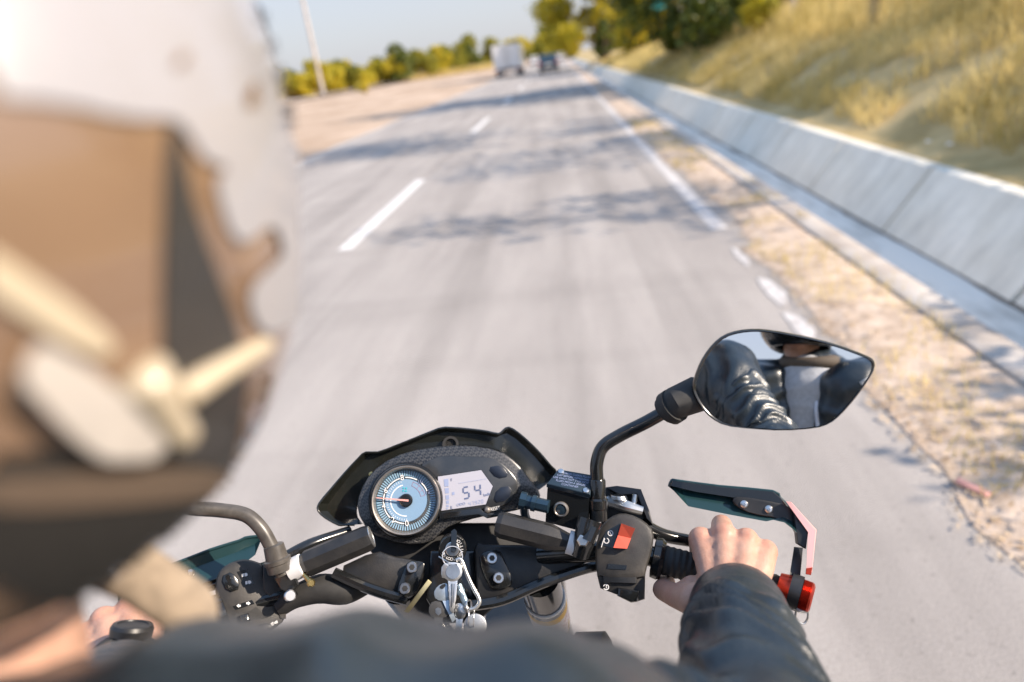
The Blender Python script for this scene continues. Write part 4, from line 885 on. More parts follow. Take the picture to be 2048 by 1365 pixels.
MB().lathe((BX-.03, -.5, .31), (1, 0, 0), [(0, .2), (.06, .2)], 32).build('rim', M_['blk'], rw)
MB().tube([(BX, .5, .92), (BX, .2, .72), (BX, -.3, .74), (BX, -.9, .84)], .04, 12).tube([(BX, .05, .42), (BX, -.5, .31)], .05, 12).build('frame', M_['blk'], moto)
MB().tube([(BX+.14, .35, .3), (BX+.17, 0, .25), (BX+.17, -.5, .40), (BX+.17, -.75, .46)], [.025, .03, .05, .05], 14).build('exhaust', M_['steel'], moto)
# ------------------------------------------------------------------ bunch of keys hanging from the ignition
kt = thing('key_bunch', tuple(P(905, 1120, .72)), 'bunch of steel keys and a carabiner hanging from the ignition lock', 'keys')
KP = Pl(905, 1160, .715)
MB().prism([KP.at(x, y, h) for x, y, h in ((902, 1062, -.005), (909, 1057, -.005), (914, 1062, -.004), (913, 1102, .002), (909, 1106, .003), (902, 1104, .003))], [KP.at(x, y, h) for x, y, h in ((902, 1062, -.008), (909, 1057, -.008), (914, 1062, -.007), (913, 1102, -.001), (909, 1106, -.001), (902, 1104, -.001))], 0, .001).build('ignition_key', M_['gloss'], kt, sharp=30)
MB().torus(KP.at(905, 1114, .006), (KP.n+XC*.15+YC*.25), .0108, .0006, 40, 6).tube([KP.at(878, 1114, .004), KP.at(888, 1120, .008), KP.at(898, 1126, .010)], .0008, 6).build('split_ring', M_['bolt'], kt)
def key(head, blade, h, m, nm='key', hole=None):
    b = MB().slab(KP, chaikin(head, 1), h-.001, h+.001, .0005); k = b.build(nm, m, kt, sharp=30)
    b2 = MB().slab(KP, blade, h-.0009, h+.0009, .0003)
    cx_ = sum(p[0] for p in blade)/len(blade)
    b2.build('key_blade', m, k, sharp=30)
    return k
sil = mat('key_nickel', (.66, .66, .65), .3, .85, var=.12, scale=90)
k1 = key([(884, 1128), (905, 1124), (922, 1128), (925, 1150), (917, 1159), (912, 1164), (898, 1164), (892, 1158), (882, 1155)], [(896, 1160), (915, 1160), (912, 1200), (910, 1206), (911, 1214), (908, 1218), (909, 1224), (905, 1226), (900, 1220)], .008, sil)
MB().lathe(KP.at(906, 1144, .0093), KP.n, [(0, .0074), (.0004, .0074), (.0004, .0064)], 30).build('emblem_ring', M_['steel'], k1)
MB().slab(KP, [(898, 1130), (914, 1129), (915, 1135), (898, 1136)], .009, .0096).build('key_slot', M_['blk'], k1)
MB().slab(KP, [(903, 1168), (905, 1168), (904, 1214), (903, 1214)], .0088, .0095).slab(KP, [(908, 1168), (909, 1168), (907, 1205), (906.3, 1205)], .0088, .0095).build('key_groove', M_['blk'], k1)
k2 = key([(867, 1186), (875, 1172), (890, 1166), (897, 1170), (900, 1200), (890, 1203), (872, 1200)], [(884, 1200), (898, 1200), (912, 1238), (905, 1245)], .004, mat('key_blued', (.40, .47, .54), .35, .7, var=.15, scale=70))
MB().slab(KP, chaikin([(878, 1174), (888, 1167), (893, 1171), (884, 1180)], 1), .0045, .0056).build('key_slot', M_['blk'], k2)
k3 = key([(858, 1212), (866, 1202), (884, 1203), (896, 1208), (898, 1228), (890, 1236), (866, 1236), (858, 1228)], [(868, 1234), (886, 1234), (884, 1275), (872, 1275)], .002, mat('key_black_head', (.05, .05, .05), .4))
MB().slab(KP, [(871, 1218), (876, 1215), (882, 1218), (883, 1226), (877, 1231), (871, 1226)], .003, .0034).slab(KP, [(873, 1220), (876, 1218), (880, 1220), (880, 1225), (877, 1228), (873, 1225)], .0034, .0037).build('shield_emblem', M_['steel'], k3)
k4 = key([(908, 1208), (925, 1206), (934, 1222), (928, 1238), (912, 1240)], [(912, 1236), (926, 1236), (920, 1280), (910, 1280)], .003, M_['steel'])
MB().tube([KP.at(x, y, .006) for x, y in ((912, 1122), (918, 1119), (924, 1124), (934, 1150), (946, 1176), (957, 1196), (958, 1206), (950, 1216), (938, 1219), (930, 1212))], .0022, 12).build('carabiner', M_['alu'], kt)
MB().tube([KP.at(917, 1170, .003), KP.at(931, 1206, .005)], [.0035, .0035], 10, smooth=False).tube([KP.at(919, 1180, .004), KP.at(923, 1186, .004)], [.0048, .0048], 10, smooth=False).tube([KP.at(926, 1190, .005), KP.at(932, 1212, .005)], [.003, .002], 10, smooth=False).build('carabiner_gate', mat('gate_blue_steel', (.30, .40, .48), .35, .7), kt)
MB().torus(KP.at(937, 1212, .006), XC+KP.n*.5, .006, .0009, 24, 6).torus(KP.at(938, 1232, .006), XC, .008, .0006, 24, 6).torus(KP.at(948, 1236, .005), XC, .008, .0006, 24, 6).build('chain_link', M_['bolt'], kt)
MB().lathe(KP.at(950, 1252, .003), KP.n, [(0, .012), (.002, .012), (.0025, .010)], 30).build('key_tag', M_['alu'], kt)
kb_ = MB().slab(KP, [(857, 1159), (864, 1165), (818, 1226), (809, 1223)], .006, .0085, .0006); kb_.build('flat_key', mat('key_bronze', (.42, .36, .20), .35, .9, var=.2, scale=60), kt, sharp=30)
# ------------------------------------------------------------------ rider
def leather():
    m = mat('black_leather', (.012, .019, .026), .31, col2=(.024, .034, .043), scale=26, ramp=(.4, .75), bump=.12, bscale=260, spec=.6, coat=.1, rvar=.12)
    return m
M_['leather'] = leather()
M_['skin'] = mat('skin', (.42, .23, .165), .48, col2=(.54, .33, .245), scale=55, ramp=(.3, .7), bump=.10, bscale=420, sub=.18, detail=8)
M_['denim'] = mat('dark_denim', (.02, .025, .04), .8, var=.3, scale=60)
def joint(mb, pts):
    for (a, ra), (b, rb) in zip(pts[:-1], pts[1:]): mb.capsule(a, b, ra, rb)
def hand_arrays():
    mb = MB(); k = .001
    Wp = P(1466, 1190, .632)
    fing = {'i': [(1402, 1079, .700, 13.2), (1396, 1076, .736, 10.4), (1396, 1122, .752, 9), (1402, 1160, .742, 8)],
            'm': [(1447, 1070, .693, 13.2), (1443, 1050, .728, 11.2), (1442, 1112, .752, 9.2), (1446, 1160, .742, 8.2)],
            'r': [(1493, 1080, .686, 12.4), (1489, 1078, .722, 10.0), (1487, 1125, .744, 8.8), (1487, 1172, .733, 7.8)],
            'p': [(1533, 1103, .681, 11.4), (1529, 1106, .714, 9.0), (1526, 1145, .732, 7.8), (1524, 1182, .722, 7)]}
    base = {'i': (1428, 1178, .650), 'm': (1450, 1170, .646), 'r': (1478, 1172, .641), 'p': (1504, 1180, .640)}
    for n, l in fing.items():
        q = [(P(*a[:3]), a[3]*k) for a in l]
        joint(mb, q); b = P(*base[n])
        mid = b.lerp(q[0][0], .55)-ZC*-.002
        joint(mb, [(b, .0135), (mid, .0125), (q[0][0]-ZC*.002, .0118)])
    joint(mb, [(Wp-ZC*.004, .02), (P(1455, 1140, .690), .018)]); joint(mb, [(P(1420, 1165, .678), .015), (P(1500, 1160, .668), .015)])
    joint(mb, [(P(1404, 1112, .69), .010), (P(1526, 1122, .675), .010)])
    joint(mb, [(P(1428, 1196, .648), .017), (P(1388, 1200, .655), .0165), (P(1352, 1192, .686), .0125), (P(1326, 1180, .713), .0112), (P(1334, 1164, .738), .0092)])
    for fr, rad in ((.25, .0125), (.5, .0122), (.78, .0108)):
        row = [P(*base[n_]).lerp(P(*fing[n_][0][:3]), fr)-ZC*.0005 for n_ in 'imrp']
        joint(mb, [(p_, rad) for p_ in row])
    # knuckle bumps and a web of skin
    for n, s in (('i', .0085), ('m', .009), ('r', .0083), ('p', .0078)):
        a = P(*fing[n][0][:3])+ZC*.0055+YC*.001; mb.capsule(a, a+XC*.0006, s, s)
    joint(mb, [(P(1385, 1175, .675), .012), (P(1352, 1192, .69), .010)])
    El = P(1545, 1600, .38)
    joint(mb, [(Wp, .027), (Wp.lerp(El, .2), .028), (Wp.lerp(El, .8), .036)])
    me = remeshed(mb, .0021, 4); v, f = mesh_arrays(me)
    # creases across knuckles and tendons: fine relief
    return v, f, Wp, El
HV, HF, WR, EL = hand_arrays()
rot_m = Matrix(((-1, 0, 0), (0, 1, 0), (0, 0, 1)))
gmid = (GR0+GR1)/2; gml = (gl0+gl1)/2; axm = (rot_m @ gax); axl = (gl1-gl0).normalized(); Q = axm.rotation_difference(axl)
def to_left(p): return gml+Q @ (rot_m @ (Vector(p)-gmid))+(gl1-gl0).normalized()*.03
HVL = np.array([to_left(p) for p in HV]); HFL = [tuple(reversed(a)) for a in HF]
WL = to_left(WR)
def torso_caps(mb, k, T, shR, shL, ch, wa, pe, nk):
    pass
S_R = Vector((-.05, .14, 1.243)); S_L = Vector((-.345, .115, 1.25)); NB = Vector((-.20, .115, 1.285)); HCn = Vector((-.2288, .2275, 1.4837))
EL_L = to_left(EL)
b = MB()
joint(b, [(NB-Vector((.03, .0, .03)), .056), (HCn-Vector((.02, .045, .08)), .052)])
b.capsule(HCn-Vector((0, .01, .0)), HCn+Vector((0, 0, .03)), .088, .085); b.capsule(HCn+Vector((-.03, .06, -.06)), HCn+Vector((-.03, .07, -.05)), .045, .045)
b.capsule(HCn+Vector((-.035, .10, .0)), HCn+Vector((-.04, .115, -.025)), .010, .016)
for s in (-1, 1): b.capsule(HCn+Vector((s*.088, .0, -.01)), HCn+Vector((s*.09, -.005, .02)), .012, .014)
joint(b, [(NB-Vector((.03, .01, .04)), .05), (Vector((-.19, .03, 1.12)), .10), (Vector((BX, -.12, .95)), .11)])
joint(b, [(S_R, .05), (EL, .042), (EL.lerp(WR, .3), .038)]); joint(b, [(S_L, .05), (EL_L, .042), (EL_L.lerp(WL, .3), .038), (WL, .028)])
me = remeshed(b, .012, 3); BV, BF = mesh_arrays(me)
rider = thing('rider', (BX, -.1, .8), 'rider in a black leather jacket and a tan and white helmet steering with both hands', 'person')
bm_ = MB(); bm_.add(BV.tolist(), BF); bm_.add(HV.tolist(), HF); bm_.add(HVL.tolist(), HFL)
body = bm_.build('body', M_['skin'], rider, sharp=180)
kn = [P(1402, 1079, .695), P(1447, 1068, .688), P(1493, 1078, .681), P(1533, 1101, .676), P(1396, 1074, .733), P(1443, 1048, .726), P(1489, 1076, .720), P(1352, 1192, .68), P(1326, 1180, .71)]; kn += [to_left(p) for p in kn]
at_ = body.data.attributes.new('redness', 'FLOAT', 'POINT'); co_ = np.array([v_.co for v_ in body.data.vertices]); rd_ = np.zeros(len(co_))
for p in kn: rd_ = np.maximum(rd_, np.exp(-((co_-np.array(p))**2).sum(1)/(2*.0075**2)))
at_.data.foreach_set('value', rd_)
_n = M_['skin'].node_tree.nodes; _L = M_['skin'].node_tree.links; _b = _n['Principled BSDF']; _s = _b.inputs['Base Color'].links[0].from_socket
_a = _n.new('ShaderNodeAttribute'); _a.attribute_name = 'redness'; _m = _n.new('ShaderNodeMix'); _m.data_type = 'RGBA'; _m.inputs['B'].default_value = (.50, .20, .14, 1)
_q = _n.new('ShaderNodeMath'); _q.operation = 'MULTIPLY'; _q.inputs[1].default_value = .55; _L.new(_a.outputs['Fac'], _q.inputs[0]); _L.new(_q.outputs[0], _m.inputs['Factor']); _L.new(_s, _m.inputs['A']); _L.new(_m.outputs['Result'], _b.inputs['Base Color'])
# nails are part of the hand mesh colour; the jacket follows the body
def ridge(x): x = x-math.floor(x); return (0.5-0.5*math.cos(2*math.pi*x))**1.7
def sleeve(mb, pts, rads, seed, n_s=230, n_t=64, amp=.0062, cuff=.034, freq=.030):
    path = spline(pts, 40); L = [0]
    for a, b_ in zip(path[:-1], path[1:]): L.append(L[-1]+(b_-a).length)
    tot = L[-1]; ss = np.linspace(0, tot, n_s); pp = [Vector([np.interp(s, L, [p[i] for p in path]) for i in range(3)]) for s in ss]
    rr = np.interp(np.linspace(0, 1, n_s), np.linspace(0, 1, len(rads)), rads); nrm = XC.copy(); rings = []; last = []
    for i, p in enumerate(pp):
        t = (pp[min(i+1, n_s-1)]-pp[max(i-1, 0)]).normalized(); nrm = (nrm-t*nrm.dot(t)).normalized(); bn = t.cross(nrm); s = ss[i]; ring = []
        env = min(1, max(0, (tot-s-cuff)/.03)); cf = 1.0 if tot-s < cuff else 0
        for k in range(n_t):
            a = 2*math.pi*k/n_t; ca, sa = math.cos(a), math.sin(a)
            wv = noise.noise(Vector((ca*1.4, sa*1.4, s*9+seed))); w2 = noise.noise(Vector((ca*2.4+5, sa*2.4, s*22+seed)))
            x = s/freq+.55*math.sin(a+seed)+1.0*wv+.35*math.sin(2*a+1+seed*2)
            m_ = max(0, min(1, .62+.9*noise.noise(Vector((ca*1.1+9, sa*1.1, s*12+seed)))))
            d = env*amp*(ridge(x)*m_*1.5-.35+.55*w2)+cf*.0012*math.sin((tot-s)/cuff*3.14)
            ring.append(p+(nrm*ca+bn*sa)*(rr[i]+d+.0035*env*noise.noise(Vector((ca*1.8, sa*1.8, s*14+seed*3)))))
        rings.append(ring)
    # turned in hem
    t = (pp[-1]-pp[-2]).normalized(); e = rings[-1]; c = pp[-1]
    rings.append([c+(q-c)*.985+t*.0025 for q in e]); rings.append([c+(q-c)*.95+t*.001 for q in e]); rings.append([c+(q-c)*.90-t*.03 for q in e])
    rings[0:0] = [[pp[0]+(q-pp[0])*.3 for q in rings[0]]]
    mb.loft(rings, closed=True)
    return mb
cuffR = P(1474, 1218, .618); cuffL = to_left(cuffR)
jk = MB()
tb = MB()
joint(tb, [(Vector((-.20, .105, 1.278)), .075), (Vector((-.12, .13, 1.264)), .077), (S_R, .080)]); joint(tb, [(Vector((-.22, .10, 1.278)), .074), (Vector((-.29, .11, 1.262)), .07), (S_L, .072)])
for s in (-1, 1):
    joint(tb, [(Vector((-.195+s*.08, .075, 1.19)), .10), (Vector((-.19+s*.075, .0, 1.08)), .105), (Vector((BX+s*.07, -.13, .93)), .105), (Vector((BX+s*.07, -.19, .84)), .10)])
joint(tb, [(Vector((-.195, .03, 1.15)), .13), (Vector((BX, -.16, .88)), .13)])
joint(tb, [(S_R, .079), (S_R.lerp(EL, .5), .061)]); joint(tb, [(S_L, .074), (S_L.lerp(EL_L, .5), .060)])
me = remeshed(tb, .006, 8); TV, TF = mesh_arrays(me)
me.calc_loop_triangles()
nv = np.empty(len(me.vertices)*3); me.vertices.foreach_get('normal', nv); nv = nv.reshape(-1, 3)
dsp = np.array([.007*ridge(1.2*noise.noise(Vector((p[0]*6, p[1]*9, p[2]*6)))+p[0]*20+p[2]*3)*max(0, .5+noise.noise(Vector(p)*7))+.004*noise.noise(Vector(p)*22) for p in TV])
TV = TV+nv*dsp[:, None]
jk.add(TV.tolist(), TF)
sleeve(jk, [S_R.lerp(EL, .12), S_R.lerp(EL, .6), EL+Vector((.004, -.006, -.004)), EL.lerp(WR, .5), cuffR], [.066, .062, .058, .055, .050, .045, .0425], 1.3)
sleeve(jk, [S_L.lerp(EL_L, .12), S_L.lerp(EL_L, .6), EL_L, EL_L.lerp(WL, .5), cuffL+(EL_L-WL).normalized()*.045], [.066, .062, .060, .058, .054, .049, .045], 4.1)
jacket = jk.build('jacket', M_['leather'], rider, sharp=180)
cl_ = MB().torus(NB+Vector((-.016, .006, .010)), Vector((0, .25, 1)), .068, .014, 48, 14); cl_.build('collar', M_['leather'], jacket, sharp=180)
lg = MB()
for s in (-1, 1): joint(lg, [(Vector((BX+s*.10, -.16, .86)), .095), (Vector((BX+s*.22, .24, .76)), .075), (Vector((BX+s*.20, .02, .42)), .055), (Vector((BX+s*.19, -.02, .36)), .05)])
TVb, TFb = mesh_arrays(remeshed(lg, .014, 3)); MB().add(TVb.tolist(), TFb).build('trousers', M_['denim'], rider, sharp=180)
for s in (-1, 1):
    sb_ = MB(); joint(sb_, [(Vector((BX+s*.19, -.05, .31)), .045), (Vector((BX+s*.19, .06, .29)), .042), (Vector((BX+s*.19, .15, .28)), .032)]); v_, f_ = mesh_arrays(remeshed(sb_, .01, 3)); MB().add(v_.tolist(), f_).build('shoe', M_['rubber'], rider, sharp=180)
# wrist watch on the left wrist
wd = (EL_L-WL).normalized(); wcn = WL+wd*.022
wa = MB().lathe(wcn-wd*.009, wd, [(0, .0315), (.002, .0335), (.018, .0345), (.020, .032)], 36); wo = wa.build('wristwatch', M_['rubber'], rider, sharp=40)
tz = (C-wcn); tz = (tz-wd*tz.dot(wd)).normalized()
MB().lathe(wcn+tz*.0325, tz, [(0, .017), (.006, .0175), (.009, .0160), (.0095, .0125), (.0085, .012)], 36).build('watch_case', M_['blk'], wo, sharp=30)
# ------------------------------------------------------------------ helmet
HA = np.array([.128, .162, .142]); yaw, pit, rol, cut = .3187, .25, .1658, .076
def hel(d, off=0.0, sc=1.0):
    d = np.array(d); r = 1/((np.abs(d/HA)**2.25).sum()**(1/2.25)); s = d*(r+off)*sc; s[2] = max(s[2], -cut-off*.5)
    return hxf(s)
def hxf(s):
    s = np.array(s); cr, sr = math.cos(rol), math.sin(rol); s = s @ np.array([[cr, 0, -sr], [0, 1, 0], [sr, 0, cr]])
    cp, sp = math.cos(pit), math.sin(pit); s = s @ np.array([[1, 0, 0], [0, cp, sp], [0, -sp, cp]])
    cy, sy = math.cos(yaw), math.sin(yaw); s = s @ np.array([[cy, sy, 0], [-sy, cy, 0], [0, 0, 1]])
    return Vector(s)+HCn
hm = MB(); rings = []
for i in range(61):
    ph = math.pi/2-math.pi*.80*i/60
    rings.append([hel((math.cos(ph)*math.cos(t), math.cos(ph)*math.sin(t), math.sin(ph))) for t in np.linspace(0, 2*math.pi, 97)[:-1]])
rings.append([hxf(((p-HCn).length*0+0, 0, 0)) if False else HCn+(p-HCn)*.9 for p in rings[-1]]); 
rings.append([HCn+(p-HCn)*.86+(HCn+Vector((0, 0, .02))-p)*.10 for p in rings[-1]])
hm.loft(rings, closed=True)
M_['h_tan'] = mat('helmet_tan', (.18, .115, .072), .22, col2=(.235, .148, .092), scale=5, coat=1.0)
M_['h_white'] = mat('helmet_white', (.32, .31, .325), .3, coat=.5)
M_['h_dark'] = mat('helmet_dark', (.035, .032, .030), .4, coat=.2)
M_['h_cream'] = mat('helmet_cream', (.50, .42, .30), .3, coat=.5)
M_['h_trim'] = mat('helmet_trim', (.02, .018, .016), .75)
M_['h_brown'] = mat('helmet_trim_brown', (.12, .085, .06), .8)
helmet = hm.build('helmet', M_['h_tan'], rider, sharp=180)
hb = BVHTree.FromPolygons([v_.co for v_ in helmet.data.vertices], [tuple(p.vertices) for p in helmet.data.polygons])
def inside(x, y, poly):
    r = False; j = len(poly)-1
    for i in range(len(poly)):
        xi, yi = poly[i]; xj, yj = poly[j]
        if (yi > y) != (yj > y) and x < (xj-xi)*(y-yi)/(yj-yi+1e-12)+xi: r = not r
        j = i
    return r
def shell_patch(name, poly, m, lift, step=9, it=2):
    """a coloured patch lying on the curved shell"""
    poly = chaikin(poly, it); xs = [p[0] for p in poly]; ys_ = [p[1] for p in poly]
    bm = bmesh.new(); vs_ = [bm.verts.new((x, y, 0)) for x, y in poly]; fc_ = bm.faces.new(vs_)
    for ax_, lo, hi in ((0, min(xs), max(xs)), (1, min(ys_), max(ys_))):
        t = lo+step*2
        while t < hi:
            co = Vector((t, 0, 0)) if ax_ == 0 else Vector((0, t, 0)); no = Vector((1, 0, 0)) if ax_ == 0 else Vector((0, 1, 0))
            bmesh.ops.bisect_plane(bm, geom=list(bm.verts)+list(bm.edges)+list(bm.faces), plane_co=co, plane_no=no); t += step*2
    bm.verts.ensure_lookup_table(); pos = {}; bad = set()
    for v_ in bm.verts:
        dv = Vector(RW @ np.array([(v_.co.x-1024)/F, -(v_.co.y-682.5)/F, -1.0])).normalized(); h = hb.ray_cast(C, dv)
        if h[0] is None: bad.add(v_)
        else:
            n_ = h[1]; n_ = n_ if n_.dot(h[0]-HCn) > 0 else -n_; pos[v_] = h[0]+n_*lift
    bmesh.ops.delete(bm, geom=list(bad), context='VERTS')
    for v_ in bm.verts: v_.co = pos[v_]
    me = bpy.data.meshes.new(name); bm.to_mesh(me); bm.free(); me.materials.append(m); me.polygons.foreach_set('use_smooth', [True]*len(me.polygons))
    return link(name, me, helmet)
shell_patch('visor_panel', [(330, 235), (356, 245), (372, 360), (405, 470), (450, 590), (480, 680), (492, 760), (480, 860), (452, 960), (330, 940), (318, 640)], M_['h_dark'], .0008)
shell_patch('white_print_glare', [(-40, -120), (500, -120), (545, 0), (600, 150), (640, 420), (640, 600), (575, 650), (530, 668), (498, 640), (488, 575), (548, 522), (562, 500), (540, 442), (486, 488), (455, 472), (440, 430), (420, 360), (450, 335), (402, 325), (375, 280), (345, 238), (250, 240), (120, 208), (-40, 195)], M_['h_white'], .0014, it=1)  # white print and blown-out highlights drawn together as one pale patch
shell_patch('slot_graphic', [(332, 132), (352, 108), (368, 120), (350, 142)], M_['h_tan'], .0022)
shell_patch('triangle_graphic', [(472, 212), (502, 150), (504, 222)], M_['h_tan'], .0022, it=1)
shell_patch('cream_stripe', [(-40, 490), (0, 512), (120, 592), (205, 660), (222, 690), (200, 712), (120, 680), (0, 600), (-40, 575)], M_['h_cream'], .0022, it=1)
shell_patch('highlight_patch', [(25, 690), (60, 668), (110, 690), (210, 765), (295, 835), (302, 870), (280, 900), (200, 900), (150, 880), (60, 790), (25, 740)], mat('highlight_ivory', (.50, .46, .42), .25, coat=.6), .006, it=2)  # blurry highlight of the glossy shell laid on as ivory colour
shell_patch('visor_edge', [(478, -80), (498, 0), (532, 100), (556, 200), (578, 290), (640, 300), (640, -80)], M_['h_dark'], .003, it=1)
shell_patch('lower_trim', [(-60, 905), (150, 890), (330, 905), (452, 940), (520, 960), (520, 1200), (-60, 1200)], M_['h_trim'], .0016, it=1)
shell_patch('trim_band', [(-60, 940), (150, 935), (400, 925), (460, 945), (440, 985), (300, 1000), (-60, 1015)], M_['h_brown'], .0024, it=2)
def hp(px, py, lift):
    h = hb.ray_cast(C, Vector(RW @ np.array([(px-1024)/F, -(py-682.5)/F, -1.0])).normalized()); p, n_ = h[0], h[1]; n_ = n_ if n_.dot(p-HCn) > 0 else -n_
    return p+n_*lift
MB().tube([hp(262, 742, .003), hp(290, 785, .003), hp(318, 832, .003), hp(345, 862, .003)], [.0070, .0064, .0054, .0050], 14).build('highlight_streak', M_['h_cream'], helmet, sharp=180)  # narrow highlight on the shell, shaped as a raised cream streak
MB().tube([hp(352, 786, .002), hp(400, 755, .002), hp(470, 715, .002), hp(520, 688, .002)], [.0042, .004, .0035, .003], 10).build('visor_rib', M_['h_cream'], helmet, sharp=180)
vr = [[hel((math.cos(ph_)*math.sin(t), math.cos(ph_)*math.cos(t), math.sin(ph_)), .0035) for t in np.linspace(-1.12, 1.12, 33)] for ph_ in np.linspace(-.30, .42, 11)]
vi = [[HCn+(p-HCn)*.97 for p in r] for r in vr]
MB().loft(vr+vi[::-1]+[vr[0]]).build('visor', mat('visor_smoke', (.012, .012, .013), .08, coat=.6), helmet, sharp=180)
# chin strap end, loose in the wind
st_ = [P(150, 1075, .262), P(200, 1110, .280), P(274, 1148, .30), P(345, 1195, .31), P(425, 1246, .318)]
sp_ = spline(st_, 8); rings = []
for i, p in enumerate(sp_):
    t = (sp_[min(i+1, len(sp_)-1)]-sp_[max(i-1, 0)]).normalized(); wv = (C-p).normalized().cross(t).normalized(); n_ = t.cross(wv).normalized(); w_ = .0125*math.sqrt(max(.02, 1-max(0, (i-len(sp_)+7)/6.2)**2))
    rings.append([p+wv*w_*math.cos(a)+n_*.006*math.sin(a) for a in np.linspace(0, 2*math.pi, 17)[:-1]])
MB().loft(rings, closed=True, cap=True).build('chin_strap', mat('strap_tan', (.27, .215, .16), .85, var=.2, scale=120), helmet, sharp=180)
# ------------------------------------------------------------------ passenger riding behind, seen in the mirror
PX, PY = .05, -.27
ps = thing('passenger', (PX, PY-.15, .85), 'passenger in an open dark jacket over a grey shirt, seen in the right mirror', 'person')
b = MB(); ph = Vector((PX-.03, PY-.06, 1.495)); pn = Vector((PX, PY-.05, 1.315))
b.capsule(ph, ph+Vector((0, 0, .04)), .088, .085); b.capsule(ph+Vector((0, .06, -.07)), ph+Vector((0, .07, -.06)), .045, .045); b.capsule(ph+Vector((0, .10, 0)), ph+Vector((0, .115, -.02)), .01, .016)
for s in (-1, 1): b.capsule(ph+Vector((s*.088, 0, -.01)), ph+Vector((s*.09, 0, .02)), .012, .014)
joint(b, [(pn-Vector((0, 0, .06)), .06), (ph-Vector((0, .01, .08)), .055)])
SPR, SPL = Vector((PX+.19, PY-.04, 1.28)), Vector((PX-.19, PY-.06, 1.28)); EPR, EPL = Vector((PX+.27, PY+.02, 1.03)), Vector((PX-.27, PY+.02, 1.05)); WPR, WPL = Vector((PX+.20, PY+.24, .95)), Vector((PX-.20, PY+.24, .93))
joint(b, [(pn-Vector((0, .02, .05)), .06), (Vector((PX, PY-.07, 1.15)), .085), (Vector((PX, PY-.12, .92)), .09)])
for S_, E_, W_ in ((SPR, EPR, WPR), (SPL, EPL, WPL)):
    joint(b, [(S_, .05), (E_, .04), (W_, .027)]); hd = (W_-E_).normalized(); h0 = W_+hd*.06; joint(b, [(W_, .026), (h0, .034)])
    sd = hd.cross(Vector((0, 1, 0))).normalized()
    for k, L_ in enumerate((.055, .062, .058, .046)):
        o = h0+sd*(.024-.016*k)+hd*.015; joint(b, [(o, .0095), (o+hd*L_*.55+Vector((0, .012, 0)), .0085), (o+hd*L_*.8+Vector((0, .035, 0)), .0075)])
    joint(b, [(W_+hd*.03+sd*.03, .012), (W_+hd*.065+sd*.055+Vector((0, .02, 0)), .009)])
V_, Fc = mesh_arrays(remeshed(b, .0065, 3)); MB().add(V_.tolist(), Fc).build('body', M_['skin'], ps, sharp=180)
def cloth(caps, vox, name, m, amp=.005):
    me = remeshed(caps, vox, 5); V_, Fc = mesh_arrays(me); nv = np.empty(len(me.vertices)*3); me.vertices.foreach_get('normal', nv); nv = nv.reshape(-1, 3)
    dd = np.array([amp*(ridge(noise.noise(Vector(p)*5)*1.5+p[2]*9)*.8+.5*noise.noise(Vector(p)*18)) for p in V_]); V_ = V_+nv*dd[:, None]
    return MB().add(V_.tolist(), Fc).build(name, m, ps, sharp=180)
tb = MB(); joint(tb, [(pn-Vector((0, -.012, .03)), .083), (Vector((PX, PY-.045, 1.24)), .108), (Vector((PX, PY-.045, 1.05)), .108), (Vector((PX, PY-.1, .92)), .13)])
cloth(tb, .009, 't_shirt', mat('grey_knit', (.46, .47, .50), .9, var=.1, scale=90), .004)
tb = MB()
for s, S_ in ((1, SPR), (-1, SPL)):
    joint(tb, [(pn+Vector((s*.07, -.02, -.02)), .055), (S_, .072)])
    joint(tb, [(Vector((PX+s*.128, PY-.01, 1.235)), .10), (Vector((PX+s*.100, PY, 1.06)), .10), (Vector((PX+s*.11, PY-.08, .90)), .10)])
joint(tb, [(Vector((PX, PY-.10, 1.30)), .11), (Vector((PX, PY-.12, .95)), .12)])
joint(tb, [(SPR, .072), (SPR.lerp(EPR, .5), .062)]); joint(tb, [(SPL, .072), (SPL.lerp(EPL, .5), .062)])
pj = cloth(tb, .008, 'jacket', M_['leather'], .010)
sm = MB()
sleeve(sm, [SPR, SPR.lerp(EPR, .55), EPR, EPR.lerp(WPR, .5), WPR], [.07, .064, .060, .056, .050, .045], 7.7, 140, 40)
sleeve(sm, [SPL, SPL.lerp(EPL, .55), EPL, EPL.lerp(WPL, .5), WPL], [.07, .064, .060, .056, .050, .045], 9.7, 140, 40)
sm.build('sleeve', M_['leather'], pj, sharp=180)
pbv = BVHTree.FromPolygons([v_.co for v_ in pj.data.vertices], [tuple(p.vertices) for p in pj.data.polygons])
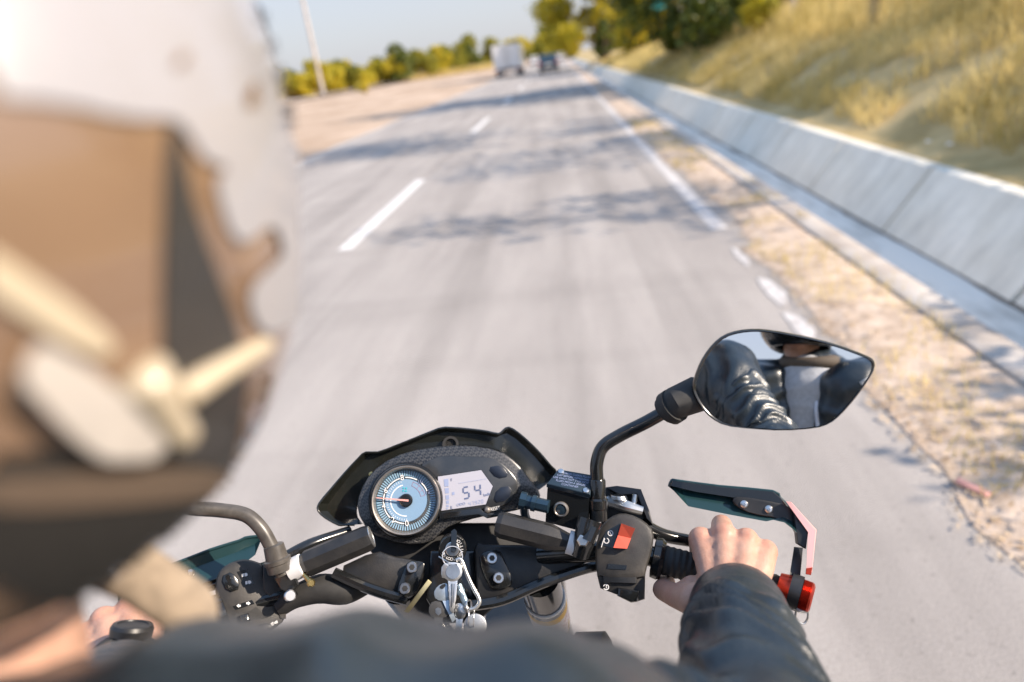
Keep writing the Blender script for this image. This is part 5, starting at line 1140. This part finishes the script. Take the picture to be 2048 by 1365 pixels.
def onj(x, z, l=.004):
    h = pbv.ray_cast(Vector((x, 1, z)), Vector((0, -1, 0))); return (h[0] if h[0] is not None and h[0].y > PY-.1 else Vector((x, PY+.06, z)))+Vector((0, l, 0))
zp = [onj(PX+.058+.02*math.sin(z*9), z) for z in np.linspace(.95, 1.28, 14)]
MB().tube(zp, .006, 8, n=3).build('zip', mat('zip_white', (.7, .7, .76), .5), pj, sharp=180)
ch = MB()
for k in range(5):
    z = 1.26-.035*k; x = PX+.155
    for s in (-1, 1): ch.tube([onj(x, z), onj(x+.022, z+s*.018)], .004, 6, smooth=False)
ch.build('chevron_trim', mat('reflective_grey', (.6, .6, .6), .4), pj, sharp=180)
MB().torus(pn+Vector((0, .0, .03)), Vector((0, .25, 1)), .070, .022, 40, 10).build('collar', mat('collar_dark_tan', (.10, .075, .055), .8), pj, sharp=180)
HCn2 = ph+Vector((0, .01, .005)); hm = MB(); rings = []
for i in range(41):
    a_ = math.pi/2-math.pi*.78*i/40; ring = []
    for t in np.linspace(0, 2*math.pi, 65)[:-1]:
        d_ = np.array((math.cos(a_)*math.cos(t), math.cos(a_)*math.sin(t), math.sin(a_))); r_ = 1/((np.abs(d_/HA)**2.25).sum()**(1/2.25)); s_v = d_*r_; s_v[2] = max(s_v[2], -.115); ring.append(HCn2+Vector(s_v))
    rings.append(ring)
rings.append([HCn2+(p-HCn2)*.88 for p in rings[-1]]); hm.loft(rings, closed=True)
h2 = hm.build('helmet', M_['gloss'], ps, sharp=180)
vz = [[HCn2+Vector((.131*math.sin(a_)*.99, .166*math.cos(a_), z)) for a_ in np.linspace(-1.25, 1.25, 24)] for z in (-.035, -.01, .02, .05)]
MB().loft(vz).build('visor', M_['glassd'], h2, sharp=180)
lg = MB()
for s in (-1, 1): joint(lg, [(Vector((PX*.3+s*.10-.1, PY-.2, .95)), .095), (Vector((BX+s*.27, PY+.18, .84)), .075), (Vector((BX+s*.23, PY+.05, .48)), .055)])
V_, Fc = mesh_arrays(remeshed(lg, .014, 3)); MB().add(V_.tolist(), Fc).build('trousers', M_['denim'], ps, sharp=180)
